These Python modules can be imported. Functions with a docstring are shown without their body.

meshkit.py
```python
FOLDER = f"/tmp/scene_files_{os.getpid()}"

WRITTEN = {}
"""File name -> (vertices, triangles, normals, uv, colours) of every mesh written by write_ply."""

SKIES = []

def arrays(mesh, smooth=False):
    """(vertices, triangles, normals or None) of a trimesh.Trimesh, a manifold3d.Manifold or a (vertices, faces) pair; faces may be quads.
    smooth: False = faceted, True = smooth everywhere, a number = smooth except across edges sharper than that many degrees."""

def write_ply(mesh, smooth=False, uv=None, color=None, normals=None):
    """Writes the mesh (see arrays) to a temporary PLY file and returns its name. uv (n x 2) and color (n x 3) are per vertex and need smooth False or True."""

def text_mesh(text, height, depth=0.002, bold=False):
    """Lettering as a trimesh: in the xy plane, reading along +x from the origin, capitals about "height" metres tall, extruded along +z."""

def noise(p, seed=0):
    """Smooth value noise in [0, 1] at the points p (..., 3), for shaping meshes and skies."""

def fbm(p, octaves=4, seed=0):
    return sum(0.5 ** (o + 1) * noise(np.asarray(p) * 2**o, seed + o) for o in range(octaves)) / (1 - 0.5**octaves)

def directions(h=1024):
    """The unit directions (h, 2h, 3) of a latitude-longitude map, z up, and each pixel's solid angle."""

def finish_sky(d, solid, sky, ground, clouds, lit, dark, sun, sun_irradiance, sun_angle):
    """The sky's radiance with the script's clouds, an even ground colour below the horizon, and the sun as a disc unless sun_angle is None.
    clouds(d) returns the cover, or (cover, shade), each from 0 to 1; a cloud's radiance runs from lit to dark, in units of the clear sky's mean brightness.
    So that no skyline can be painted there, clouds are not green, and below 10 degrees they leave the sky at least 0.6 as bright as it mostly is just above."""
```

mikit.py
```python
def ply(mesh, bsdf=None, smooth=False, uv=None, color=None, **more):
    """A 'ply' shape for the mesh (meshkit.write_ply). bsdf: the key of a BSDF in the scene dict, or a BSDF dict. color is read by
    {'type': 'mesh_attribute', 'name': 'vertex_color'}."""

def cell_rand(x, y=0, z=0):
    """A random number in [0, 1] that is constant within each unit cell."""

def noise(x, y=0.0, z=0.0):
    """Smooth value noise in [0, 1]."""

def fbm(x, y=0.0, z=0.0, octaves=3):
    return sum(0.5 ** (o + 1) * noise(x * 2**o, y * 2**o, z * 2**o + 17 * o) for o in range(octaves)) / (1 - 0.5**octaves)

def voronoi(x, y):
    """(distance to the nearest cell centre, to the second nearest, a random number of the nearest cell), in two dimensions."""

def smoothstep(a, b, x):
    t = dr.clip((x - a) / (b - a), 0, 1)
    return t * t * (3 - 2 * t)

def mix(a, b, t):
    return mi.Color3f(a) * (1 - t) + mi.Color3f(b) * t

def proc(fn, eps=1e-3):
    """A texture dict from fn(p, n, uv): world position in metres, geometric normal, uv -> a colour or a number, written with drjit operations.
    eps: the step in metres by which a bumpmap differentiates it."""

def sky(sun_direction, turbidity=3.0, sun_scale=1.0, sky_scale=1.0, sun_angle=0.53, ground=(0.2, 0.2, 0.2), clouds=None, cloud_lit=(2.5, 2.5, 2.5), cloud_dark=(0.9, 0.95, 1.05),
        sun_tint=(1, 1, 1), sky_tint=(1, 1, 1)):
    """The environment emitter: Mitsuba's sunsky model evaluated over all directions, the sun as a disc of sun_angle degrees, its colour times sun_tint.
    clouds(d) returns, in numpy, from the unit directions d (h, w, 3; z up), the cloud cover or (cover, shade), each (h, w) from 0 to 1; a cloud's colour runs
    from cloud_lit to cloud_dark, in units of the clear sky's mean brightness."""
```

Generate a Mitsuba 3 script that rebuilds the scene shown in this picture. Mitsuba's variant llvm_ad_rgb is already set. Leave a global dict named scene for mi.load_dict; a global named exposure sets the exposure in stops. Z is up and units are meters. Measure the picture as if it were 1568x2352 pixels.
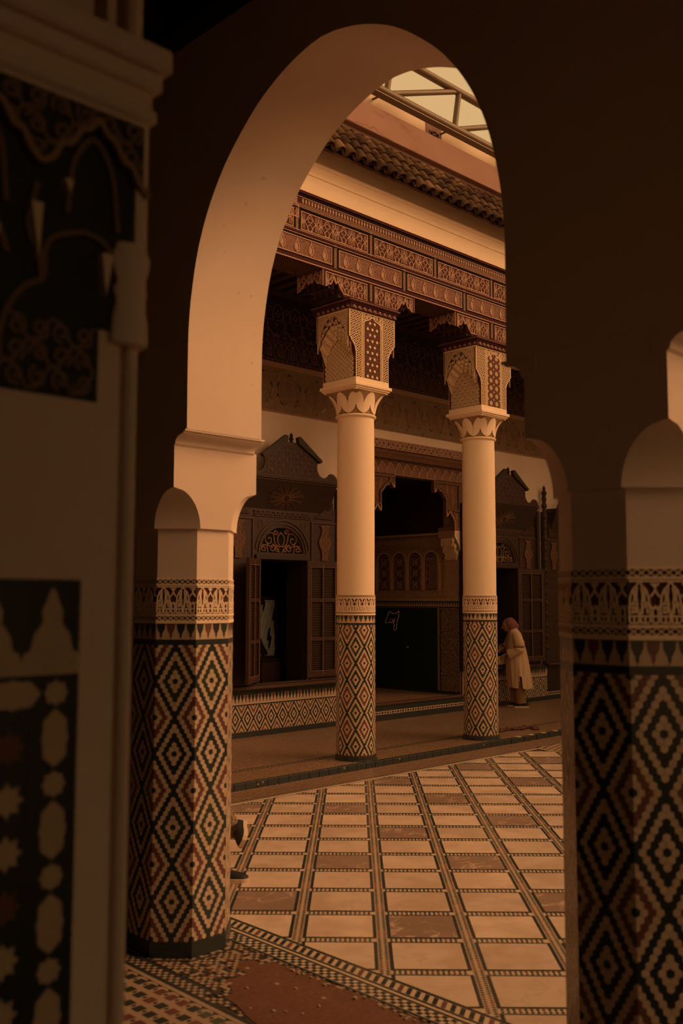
import math, random
import numpy as np, trimesh, manifold3d
import drjit as dr
import mitsuba as mi
import mikit, meshkit
from shapely.geometry import Polygon, box as sbox, Point, LineString
from shapely import affinity
from shapely.ops import unary_union

PI = math.pi
scene, labels = {'type': 'scene'}, {}
rng = np.random.default_rng(7)
T4 = mi.ScalarTransform4f

# ------------------------------------------------------------------ camera, sky, exposure
FPX, YAW, PITCH, ROLL, EYE = 2240.5, 0.798455, 0.0878772, 0.0017348, 1.80
_fw = np.array([math.cos(YAW)*math.cos(PITCH), math.sin(YAW)*math.cos(PITCH), math.sin(PITCH)])
_rt = np.array([math.sin(YAW), -math.cos(YAW), 0.0])
_up = np.cross(_rt, _fw)
_up2 = -_rt*math.sin(ROLL) + _up*math.cos(ROLL)
_o = np.array([0.0, 0.0, EYE])
scene['camera'] = {'type': 'thinlens', 'fov': math.degrees(2*math.atan(784/FPX)), 'fov_axis': 'x',
                   'aperture_radius': 0.006, 'focus_distance': 10.5, 'near_clip': 0.05, 'far_clip': 500.0,
                   'to_world': T4().look_at(origin=_o.tolist(), target=(_o+_fw).tolist(), up=_up2.tolist())}


def overcast(d):
    """Even overcast: the standard brightening from the horizon towards the zenith."""
    return np.ones(d.shape[:2]), 1.0 - np.clip(d[..., 2], 0, 1)


SKY_LIT = np.array([1.0, 0.61, 0.262])
scene['sky'] = mikit.sky((0.62, -0.66, 0.44), turbidity=6.0, sun_scale=0.8, sun_angle=45.0, sun_tint=(1.0, 0.64, 0.40), ground=(0.25, 0.16, 0.09), clouds=overcast,
                         cloud_lit=tuple(2.5*SKY_LIT), cloud_dark=tuple(2.0*SKY_LIT))
exposure = 1.62


# ------------------------------------------------------------------ bookkeeping
def uniq(name):
    if name not in scene and name not in RESERVED:
        return name
    k = 1
    while f'{name}_{k:03d}' in scene or f'{name}_{k:03d}' in RESERVED:
        k += 1
    return f'{name}_{k:03d}'


RESERVED = set()
_next = {}


def thing(name, label, cat, group=None, kind=None):
    key = uniq(name)
    RESERVED.add(key)
    labels[key] = {'label': label}
    if cat: labels[key]['category'] = cat
    if group: labels[key]['group'] = group
    if kind: labels[key]['kind'] = kind
    return key


def part(parent, name, mesh, bsdf, smooth=False, label=None, kind=None, at=None, **kw):
    base = f'{parent}__{name}' if parent else name
    n = _next.get(base, 0)
    key = base if n == 0 else f'{base}_{n:03d}'
    while key in scene:
        n += 1
        key = f'{base}_{n:03d}'
    _next[base] = n + 1
    d = mesh if isinstance(mesh, dict) else mikit.ply(mesh, bsdf, smooth=smooth, **kw)
    if at is not None: d = {**d, 'to_world': T4(np.asarray(at, float).tolist())}
    scene[key] = d
    if label or kind:
        labels[key] = {}
        if label: labels[key]['label'] = label
        if kind: labels[key]['kind'] = kind
    return key


def struct(name, mesh, bsdf, smooth=False, label=None):
    key = part(None, name, mesh, bsdf, smooth)
    RESERVED.add(key)
    labels[key] = {'kind': 'structure'}
    if label: labels[key]['label'] = label
    return key


# ------------------------------------------------------------------ mesh helpers: a mesh is (V, F)
def tm(m): return trimesh.Trimesh(m[0], m[1], process=False)


def cat(*ms):
    ms = [m for m in ms if m is not None and len(m[1])]
    v, f, n = [], [], 0
    for m in ms:
        v.append(np.asarray(m[0], float)); f.append(np.asarray(m[1], int) + n); n += len(m[0])
    return np.vstack(v), np.vstack(f)


_BF = np.array([[0, 2, 1], [0, 3, 2], [4, 5, 6], [4, 6, 7], [0, 1, 5], [0, 5, 4], [1, 2, 6], [1, 6, 5], [2, 3, 7], [2, 7, 6], [3, 0, 4], [3, 4, 7]])


def box(x0, x1, y0, y1, z0, z1):
    x0, x1 = min(x0, x1), max(x0, x1); y0, y1 = min(y0, y1), max(y0, y1); z0, z1 = min(z0, z1), max(z0, z1)
    return np.array([[x0, y0, z0], [x1, y0, z0], [x1, y1, z0], [x0, y1, z0], [x0, y0, z1], [x1, y0, z1], [x1, y1, z1], [x0, y1, z1]], float), _BF


def cbox(x0, x1, y0, y1, z0, z1, c=0.004):
    """Box with its edges chamfered."""
    x0, x1 = min(x0, x1), max(x0, x1); y0, y1 = min(y0, y1), max(y0, y1); z0, z1 = min(z0, z1), max(z0, z1)
    c = min(c, (x1-x0)*.4, (y1-y0)*.4, (z1-z0)*.4)
    p = []
    for x, sx in ((x0, 1), (x1, -1)):
        for y, sy in ((y0, 1), (y1, -1)):
            for z, sz in ((z0, 1), (z1, -1)):
                p += [(x, y+sy*c, z+sz*c), (x+sx*c, y, z+sz*c), (x+sx*c, y+sy*c, z)]
    h = trimesh.convex.convex_hull(np.array(p))
    return np.array(h.vertices), np.array(h.faces)


def xf(m, M):
    M = np.asarray(M, float)
    v = np.asarray(m[0]) @ M[:3, :3].T + M[:3, 3]
    f = np.asarray(m[1])
    return v, (f[:, ::-1] if np.linalg.det(M[:3, :3]) < 0 else f)


def fr(o, u, v, n=None):
    u, v = np.asarray(u, float), np.asarray(v, float)
    n = np.cross(u, v) if n is None else np.asarray(n, float)
    M = np.eye(4)
    M[:3, 0], M[:3, 1], M[:3, 2], M[:3, 3] = u, v, n, o
    return M


def FY(y, x=0.0, z=0.0): return fr((x, y, z), (1, 0, 0), (0, 0, 1))     # a surface that faces -y: a = x, b = z
def FX(x, y=0.0, z=0.0): return fr((x, y, z), (0, -1, 0), (0, 0, 1))    # a surface that faces -x: a = -y, b = z
def FZ(z, x=0.0, y=0.0): return fr((x, y, z), (1, 0, 0), (0, 1, 0))     # a surface that faces up


def mv(x, y, z): return fr((x, y, z), (1, 0, 0), (0, 1, 0))


def rotz(a, o=(0, 0, 0)): return fr(o, (math.cos(a), math.sin(a), 0), (-math.sin(a), math.cos(a), 0))


def ext(poly, h, z0=0.0):
    """Extrudes a shapely polygon (or list) along +z by h."""
    if isinstance(poly, (list, tuple)) or not hasattr(poly, 'geom_type'):
        poly = Polygon(poly)
    out = []
    for g in getattr(poly, 'geoms', [poly]):
        if g.geom_type != 'Polygon' or g.area < 1e-9: continue
        m = trimesh.creation.extrude_polygon(g, h, engine='earcut')
        out.append((np.array(m.vertices) + [0, 0, z0], np.array(m.faces)))
    return cat(*out) if out else None


def ribbons(lines, w, h, z0=0.0):
    """Flat raised strips along 2D polylines: top and both sides. lines: arrays (N, 2); closed where first == last."""
    V, F, n0 = [], [], 0
    for l in lines:
        p = np.asarray(l, float)
        if len(p) < 2: continue
        ww = w
        closed = len(p) > 3 and np.allclose(p[0], p[-1])
        d = np.diff(p, axis=0)
        L = np.linalg.norm(d, axis=1, keepdims=True); L[L < 1e-9] = 1e-9
        d /= L
        nrm = np.stack([-d[:, 1], d[:, 0]], 1)
        a = np.vstack([nrm[-1:] if closed else nrm[:1], nrm]); b = np.vstack([nrm, nrm[:1] if closed else nrm[-1:]])
        m = a + b
        k = np.maximum((m*m).sum(1, keepdims=True)/2.0, 0.35)
        m = m/k*(ww/2)
        lo, hi = p - m, p + m
        N = len(p)
        v = np.zeros((N, 4, 3))
        v[:, 0, :2] = lo; v[:, 1, :2] = lo; v[:, 2, :2] = hi; v[:, 3, :2] = hi
        v[:, 0, 2] = z0; v[:, 3, 2] = z0; v[:, 1, 2] = z0 + h; v[:, 2, 2] = z0 + h
        i = np.arange(N-1)[:, None]*4
        q = []
        for s in range(3):
            q.append(np.hstack([i+s, i+4+s, i+4+s+1])); q.append(np.hstack([i+s, i+4+s+1, i+s+1]))
        f = np.vstack(q)
        if not closed:
            e = (N-1)*4
            f = np.vstack([f, [[0, 1, 2], [0, 2, 3], [e, e+2, e+1], [e, e+3, e+2]]])
        V.append(v.reshape(-1, 3)); F.append(f + n0); n0 += N*4
    return np.vstack(V), np.vstack(F)


def clip_lines(lines, poly):
    out = []
    for l in lines:
        if len(l) < 2: continue
        g = LineString(l).intersection(poly)
        for s in getattr(g, 'geoms', [g]):
            if s.geom_type == 'LineString' and s.length > 1e-4: out.append(np.array(s.coords))
    return out


def prism_poly(pts, h, z0=0.0):
    """Convex polygon prism without a bottom (tile)."""
    p = np.asarray(pts, float); n = len(p)
    v = np.vstack([np.c_[p, np.full(n, z0)], np.c_[p, np.full(n, z0+h)]])
    f = [[n, n+i, n+i+1] for i in range(1, n-1)]
    for i in range(n):
        j = (i+1) % n
        f += [[i, j, n+j], [i, n+j, n+i]]
    return v, np.array(f)


def lathe(prof, seg=32, a0=0.0, a1=2*PI):
    p = np.asarray(prof, float)
    full = abs(a1-a0-2*PI) < 1e-6
    n = seg if full else seg+1
    a = a0 + (a1-a0)*np.arange(n)/seg
    v = np.stack([p[:, None, 0]*np.cos(a), p[:, None, 0]*np.sin(a), np.repeat(p[:, 1:2], n, 1)], -1).reshape(-1, 3)
    f = []
    for i in range(len(p)-1):
        for j in range(seg):
            k = (j+1) % n
            f += [[i*n+j, i*n+k, (i+1)*n+k], [i*n+j, (i+1)*n+k, (i+1)*n+j]]
    return v, np.array(f)


def tube(pts, r, sides=8, cap=True):
    p = np.asarray(pts, float)
    t = np.gradient(p, axis=0); t /= np.linalg.norm(t, axis=1, keepdims=True) + 1e-12
    ref = np.array([0, 0, 1.0]) if abs(t[:, 2]).mean() < 0.8 else np.array([1.0, 0, 0])
    a = np.cross(t, ref); a /= np.linalg.norm(a, axis=1, keepdims=True) + 1e-12
    b = np.cross(t, a)
    ang = np.arange(sides)*2*PI/sides
    R = np.broadcast_to(r, (len(p),))[:, None, None]
    v = (p[:, None] + R*(np.cos(ang)[None, :, None]*a[:, None] + np.sin(ang)[None, :, None]*b[:, None])).reshape(-1, 3)
    f = []
    for i in range(len(p)-1):
        for j in range(sides):
            k = (j+1) % sides
            f += [[i*sides+j, (i+1)*sides+k, i*sides+k], [i*sides+j, (i+1)*sides+j, (i+1)*sides+k]]
    if cap:
        e = (len(p)-1)*sides
        f += [[0, k, k+1] for k in range(1, sides-1)] + [[e, e+k+1, e+k] for k in range(1, sides-1)]
    return v, np.array(f)


def rope(p0, p1, r=0.012, pitch=0.05, n=None, sides=6):
    """A twisted rope moulding: two strands along a straight line."""
    p0, p1 = np.asarray(p0, float), np.asarray(p1, float)
    L = np.linalg.norm(p1-p0); d = (p1-p0)/L
    ref = np.array([0, 0, 1.0]) if abs(d[2]) < 0.8 else np.array([0, 1.0, 0])
    a = np.cross(d, ref); a /= np.linalg.norm(a); b = np.cross(d, a)
    N = max(4, int(L/pitch*4))
    s = np.linspace(0, L, N)
    ms = []
    for ph in (0, PI):
        th = s/pitch*PI + ph
        q = p0 + s[:, None]*d + 0.55*r*(np.cos(th)[:, None]*a + np.sin(th)[:, None]*b)
        ms.append(tube(q, 0.62*r, 4, False))
    return cat(*ms)


def inst(m, Ms):
    """One mesh of copies of m under the 4x4 matrices Ms."""
    Ms = np.asarray(Ms, float); v = np.asarray(m[0], float); f = np.asarray(m[1])
    vs = np.einsum('kij,nj->kni', Ms[:, :3, :3], v) + Ms[:, None, :3, 3]
    return vs.reshape(-1, 3), (f[None] + (np.arange(len(Ms))*len(v))[:, None, None]).reshape(-1, 3)


def ellipsoid(c, r, n=2):
    s = trimesh.creation.icosphere(subdivisions=n)
    return np.array(s.vertices)*np.asarray(r) + np.asarray(c), np.array(s.faces)


def arc(cx, cy, rx, ry, a0, a1, n=10):
    a = np.linspace(a0, a1, n)
    return np.c_[cx + rx*np.cos(a), cy + ry*np.sin(a)]


def curve(pts, n=8):
    """Smooth (Catmull-Rom) line through the points."""
    p = np.asarray(pts, float)
    q = np.vstack([2*p[0]-p[1], p, 2*p[-1]-p[-2]])
    t = np.linspace(0, 1, n, endpoint=False)[:, None]
    out = []
    for i in range(1, len(q)-2):
        a, b, c, d = q[i-1], q[i], q[i+1], q[i+2]
        out.append(0.5*(2*b + (c-a)*t + (2*a-5*b+4*c-d)*t*t + (3*b-a-3*c+d)*t**3))
    return np.vstack(out + [p[-1:]])


def spiral(cx, cy, r, a0, turns=1.2, n=14, grow=0.15):
    t = np.linspace(0, 1, n)
    a = a0 + turns*2*PI*t
    R = r*(1 - (1-grow)*t)
    return np.c_[cx + R*np.cos(a), cy + R*np.sin(a)]


def scrolls(w, h, cell, seed=0):
    """Foliage: spirals with leaves in a grid, mirrored in pairs; 2D lines in [0, w] x [0, h]."""
    r = np.random.default_rng(seed)
    nx, ny = max(1, round(w/cell)), max(1, round(h/cell))
    cx, cy = w/nx, h/ny
    L = []
    for i in range(nx):
        for j in range(ny):
            x, y = (i+.5)*cx, (j+.5)*cy
            s = 1 if (i+j) % 2 else -1
            sp = spiral(0, 0, .46*min(cx, cy), r.uniform(0, 6.28), s*1.25, 11, .2)
            L.append(sp + [x, y])
            L.append(np.array([[x-.5*cx, y-.5*cy*s], [x-.1*cx, y-.42*cy*s], [x+.5*cx, y+.5*cy*s]]))
    return [np.clip(l, [0, 0], [w, h]) for l in L]


# ------------------------------------------------------------------ materials
def rgb(c): return {'type': 'rgb', 'value': [float(x) for x in c]}


def diffuse(name, c): scene[name] = {'type': 'twosided', 'bsdf': {'type': 'diffuse', 'reflectance': rgb(c) if isinstance(c, (tuple, list)) else c}}


def prin(name, c, rough=0.5, spec=0.5, **kw):
    scene[name] = {'type': 'twosided', 'bsdf': {'type': 'principled', 'base_color': rgb(c) if isinstance(c, (tuple, list)) else c, 'roughness': rough, 'specular': spec, **kw}}


def P(fn, eps=1e-3): return mikit.proc(fn, eps)


N, FB, SS, MX, VO = mikit.noise, mikit.fbm, mikit.smoothstep, mikit.mix, mikit.voronoi
WHITE = (0.80, 0.665, 0.59)


def f_plaster(p, n, uv):
    a = FB(p.x*1.7, p.y*1.7, p.z*1.2); b = N(p.x*14, p.y*14, p.z*9)
    c = MX(WHITE, (0.70, 0.56, 0.475), SS(.45, .8, a)*.55 + .12*b)
    sp = SS(.93, .97, N(p.x*23+5, p.y*23, p.z*17))
    return MX(c, (.42, .30, .22), sp*.35)


def f_pink(p, n, uv):
    a = FB(p.x*2.1, p.y*3, p.z*3, 4); s = FB(p.x*2.4+7, p.y, p.z*4.2+3, 4)
    c = MX((.36, .225, .195), (.30, .18, .155), a)
    st = SS(.56, .72, s)*SS(.35, .6, N(p.x*19, p.y*19, p.z*23))
    return MX(c, (.26, .14, .13), st*.75)


def f_marble(k): return lambda p, n, uv: _marble(p, k)


def _marble(p, k):
    v = FB(p.x*6+k*9, p.y*6, p.z, 4); w = dr.abs(FB(p.x*3.1+k*31, p.y*4.3+k*7, 0.0, 4)-.5)
    c = MX((.60, .465, .385), (.50, .375, .305), SS(.3, .75, v))
    c = MX(c, (.45, .31, .25), (1-SS(.0, .02, w))*.35)
    return c*(.90+.16*k)


def f_marble_dark(p, n, uv):
    v = FB(p.x*7, p.y*5, 0.3, 4); w = dr.abs(FB(p.x*5.1+4, p.y*9.3+2, 0.0, 4)-.5); w2 = dr.abs(FB(p.x*11+4, p.y*6+8, 0.0, 3)-.5)
    c = MX((.20, .145, .125), (.30, .20, .165), v)
    return MX(c, (.52, .39, .32), dr.clip((1-SS(.0, .040, w))*SS(.42, .60, v)*.9 + (1-SS(.0, .014, w2))*.35, 0, 1))


def f_wood(p, n, uv):
    g = N(p.x*9+p.y*4, p.y*9, p.z*60); h = FB(p.x*2, p.y*2, p.z*5)
    return MX((.034, .0185, .018), (.058, .031, .027), g*.6+h*.4)


def f_carved(p, n, uv):
    """Fine low carving, far too small to pick apart: curls of light wood on a darker ground."""
    u = p.x - p.y; v = p.z
    a, b, r = VO(u*34, v*34)
    c = SS(.30, .42, a) * (1-SS(.55, .7, a))
    d = SS(.05, .16, b-a)
    return MX((.060, .030, .027), (.200, .108, .078), dr.clip(c*.8 + d*.35, 0, 1))


def f_carved_light(p, n, uv):
    u = p.x - p.y; v = p.z
    a, b, r = VO(u*40, v*40)
    c = SS(.28, .40, a) * (1-SS(.52, .68, a))
    d = SS(.05, .14, b-a)
    return MX((.105, .052, .047), (.28, .165, .13), dr.clip(c*.7 + d*.3, 0, 1))


def f_stucco(p, n, uv):
    u = p.x - p.y; v = p.z
    a, b, r = VO(u*46, v*46)
    d = SS(.06, .17, b-a)
    return MX((.07, .045, .035), (.36, .245, .165), d*(.75+.25*r))


def f_roof(p, n, uv):
    a = FB(p.x*9, p.y*9, p.z*9, 4); k = N(p.x*4.7+3, p.y*3, p.z*6.1)
    c = MX((.055, .034, .025), (.130, .080, .054), SS(.3, .7, a))
    return MX(c, (.28, .18, .12), SS(.66, .8, k)*.5)


def f_earth(p, n, uv):
    a = FB(p.x*3, p.y*3, 0.0, 4); b = N(p.x*70, p.y*70)
    c = MX((.145, .070, .050), (.205, .108, .076), a)
    w = SS(.52, .60, FB(p.x*1.15+2.2, p.y*.9-.1, 0.0, 4))
    return MX(c*(.85+.25*b), (.075, .040, .030), w*.8)


def f_gallery(p, n, uv):
    """Worn mosaic of the far gallery: thin pale rows of rhombs, too far to pick apart."""
    u = p.x/.052; v = p.y/.021
    sx = dr.abs(u+.5*dr.floor(v) - dr.floor(u+.5*dr.floor(v)) - .5); sy = v-dr.floor(v)
    row = u-dr.floor(u)
    pale = SS(.62, .72, row)*SS(.05, .2, sy)*(1-SS(.75, .95, sy))
    k = mikit.cell_rand(dr.floor(u), dr.floor(v))
    w = FB(p.x*1.3, p.y*1.3, 0.0, 3)
    c = MX((.105, .062, .045), (.165, .10, .07), k)
    return MX(c, (.46, .31, .215), pale*(.45+.5*w))


def f_check(p, n, uv):
    u = (p.x+p.y)/.11; v = (p.x-p.y)/.062
    i, j = dr.floor(u), dr.floor(v)
    q = i+j - 2*dr.floor((i+j)/2)
    k = mikit.cell_rand(i, j)
    return MX(MX((.07, .05, .045), (.16, .075, .055), SS(.55, .6, k)), (.46, .33, .24), SS(.45, .55, q))


def f_soffit(p, n, uv):
    u = (p.x+p.y)*34; v = (p.x-p.y)*34
    a = dr.abs(u-dr.floor(u)-.5); b = dr.abs(v-dr.floor(v)-.5)
    return MX((.028, .016, .013), (.20, .10, .055), dr.maximum(SS(.36, .42, a), SS(.36, .42, b)))


def f_zellij(p, n, uv):
    """Star zellij on the far door reveal: rosettes of small tiles, a few pixels each."""
    u = (p.y-9.645)/.335; v = (p.z-.29)/.335
    fu = u-dr.floor(u)-.5; fv = v-dr.floor(v)-.5
    r = dr.sqrt(fu*fu+fv*fv); th = dr.atan2(fv, fu)
    ray = dr.cos(th*16); ring = dr.cos(r*72+.9*dr.cos(th*8))
    m = SS(.0, .35, ray*ring)
    k = N(u*31, v*31)
    c = MX((.022, .028, .032), MX((.60, .40, .22), (.36, .16, .08), SS(.5, .6, k)), m)
    return MX(c, (.022, .028, .032), 1-SS(.03, .05, r))


diffuse('plaster', P(f_plaster))
diffuse('plaster_pink', P(f_pink))
for _k in range(3): prin('marble_%d' % _k, P(f_marble(_k/2)), .34, .45)
prin('marble_dark', P(f_marble_dark), .30, .45)
prin('wood', P(f_wood), .5, .35)
diffuse('carved', P(f_carved))
diffuse('carved_light', P(f_carved_light))
diffuse('stucco', P(f_stucco))
diffuse('roof_clay', P(f_roof))
diffuse('earth', P(f_earth))
prin('gallery_mosaic', P(f_gallery), .38, .4)
prin('check_mosaic', P(f_check), .45, .4)
diffuse('soffit_lattice', P(f_soffit))
prin('star_zellij', P(f_zellij), .35, .4)
prin('tile_cream', (.53, .405, .31), .32, .45)
prin('tile_cream_pale', (.59, .455, .355), .30, .45)
prin('tile_black', (.026, .034, .040), .25, .45)
prin('tile_green', (.036, .050, .030), .25, .45)
prin('tile_red', (.150, .062, .054), .30, .45)
diffuse('grout', (.34, .235, .18))
diffuse('grout_dark', (.10, .07, .055))
diffuse('plaster_light', (.85, .69, .55))
diffuse('stucco_pale', (.66, .51, .36))
diffuse('stucco_ground', (.100, .046, .042))
diffuse('capital_ground', (.30, .20, .125))
diffuse('relief', (.40, .255, .205))
diffuse('gilt', (.24, .135, .085))
diffuse('reveal_relief', (.40, .265, .18))
diffuse('panel_ground', (.085, .038, .036))
diffuse('relief_dim', (.21, .115, .075))
diffuse('wood_purple', (.066, .027, .034))
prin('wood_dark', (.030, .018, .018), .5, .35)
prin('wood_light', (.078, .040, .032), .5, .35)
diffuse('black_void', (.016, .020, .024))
diffuse('grout_tile', (.21, .145, .11))
diffuse('stucco_dark', (.05, .055, .06))
prin('tile_worn_shaded', (.36, .26, .195), .5, .35)  # worn cream tile, its colour also lowered for the dim light under the arcade
prin('tile_worn_dark', (.035, .035, .036), .5, .35)
prin('steel_brown', (.13, .085, .05), .45, .4)

# ================================================================== FLOORS
COURT = Polygon([(3.530, -3.0), (3.530, 6.86), (9.97, 6.86), (9.97, -3.0)])
Q2 = math.sqrt(2)


def uv2xy(u, v): return ((u+v)/Q2, (u-v)/Q2)


def uvpoly(u0, u1, v0, v1): return Polygon([uv2xy(u0, v0), uv2xy(u0, v1), uv2xy(u1, v1), uv2xy(u1, v0)])


floor = struct('floor', cat(box(-2.2, 17, -10, 7.36, -0.15, -0.0045)), 'grout_dark', label='courtyard and arcade floor of marble slabs and mosaic')
ROWS = [11.76, 11.32, 10.88, 10.45, 10.03, 9.603, 9.19, 8.756, 8.346, 7.912, 7.491, 7.071, 6.656, 6.217, 5.773, 5.333, 4.889, 4.453, 4.015, 3.58, 3.14, 2.70, 2.26]
R0 = 5                                     # index of the row that is number 0
BAND = lambda j: -0.755 + .4525*j
DARK = {(2, -1), (2, 1), (-1, 2), (-3, 4), (-1, 5), (1, 3), (3, 4), (4, 2), (4, -1), (6, 1), (6, 3), (8, 0), (8, 4), (9, 2), (-4, 6), (11, 5), (0, 6), (5, 6), (-2, -2), (7, 7)}
strips, thin, dia_b, dia_r = [], [], [], []


def diamond(u, v, a, b): return Polygon([uv2xy(u-a, v), uv2xy(u, v-b), uv2xy(u+a, v), uv2xy(u, v+b)])


def flat(polys, z0, z1):
    """One mesh of thin convex plates."""
    ms = []
    for g in polys:
        for q in getattr(g, 'geoms', [g]):
            if q.geom_type == 'Polygon' and q.area > 2e-6:
                c = np.array(q.exterior.coords)[:-1]
                if Polygon(c).exterior.is_ccw is False: c = c[::-1]
                ms.append(prism_poly(c, z1-z0, z0))
    return cat(*ms)


JR = range(-5, 11)
for k in range(len(ROWS)-1):
    for j in JR:
        cell = uvpoly(ROWS[k+1]+.043, ROWS[k]-.043, BAND(j)+.0475, BAND(j+1)-.0475).intersection(COURT)
        if cell.is_empty or cell.area < 2e-3: continue
        c = np.array(cell.exterior.coords)[:-1]
        if not cell.exterior.is_ccw: c = c[::-1]
        dark = (k-R0, j) in DARK
        part(floor, 'marble_tile', prism_poly(c, .0055+.0006*rng.random(), -.0045), 'marble_dark' if dark else 'marble_%d' % rng.integers(3),
             label='brown veined marble slab' if dark else None)
for j in JR:
    v = BAND(j)
    strips.append(uvpoly(2.2, 11.8, v-.031, v+.031).intersection(COURT))
    for s in (-1, 1):
        for k in range(len(ROWS)-1):
            thin.append(uvpoly(ROWS[k+1]+.030, ROWS[k]-.030, v+s*.0385-.0095, v+s*.0385+.0095).intersection(COURT))
    n = 0
    for u in np.arange(2.3, 11.7, .0245):
        n += 1
        for s in (-1, 1):
            d = diamond(u + (.012 if s > 0 else 0), v+s*.0155, .0095, .0145)
            if COURT.contains(d): (dia_r if (n//6) % 3 == 0 else dia_b).append(d)
for k, u in enumerate(ROWS):
    for j in JR:
        a, b = BAND(j)+.031, BAND(j+1)-.031
        strips.append(uvpoly(u-.026, u+.026, a, b).intersection(COURT))
        for s in (-1, 1):
            thin.append(uvpoly(u+s*.033-.006, u+s*.033+.006, a, b).intersection(COURT))
        n = 0
        for v in np.arange(a+.016, b-.01, .0262):
            n += 1
            for s in (-1, 1):
                d = diamond(u+s*.0125, v, .0125, .0095)
                if COURT.contains(d): (dia_r if n % 4 == 0 else dia_b).append(d)
part(floor, 'mosaic_strip', flat(strips, -.0045, -.0005), 'tile_cream', kind='stuff')
part(floor, 'black_strip', flat(thin, -.0045, .0006), 'tile_black', kind='stuff')
part(floor, 'mosaic_rhomb', flat(dia_b, -.001, .0005), 'tile_black', kind='stuff')
part(floor, 'mosaic_rhomb', flat(dia_r, -.001, .0005), 'tile_red', kind='stuff')


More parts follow.
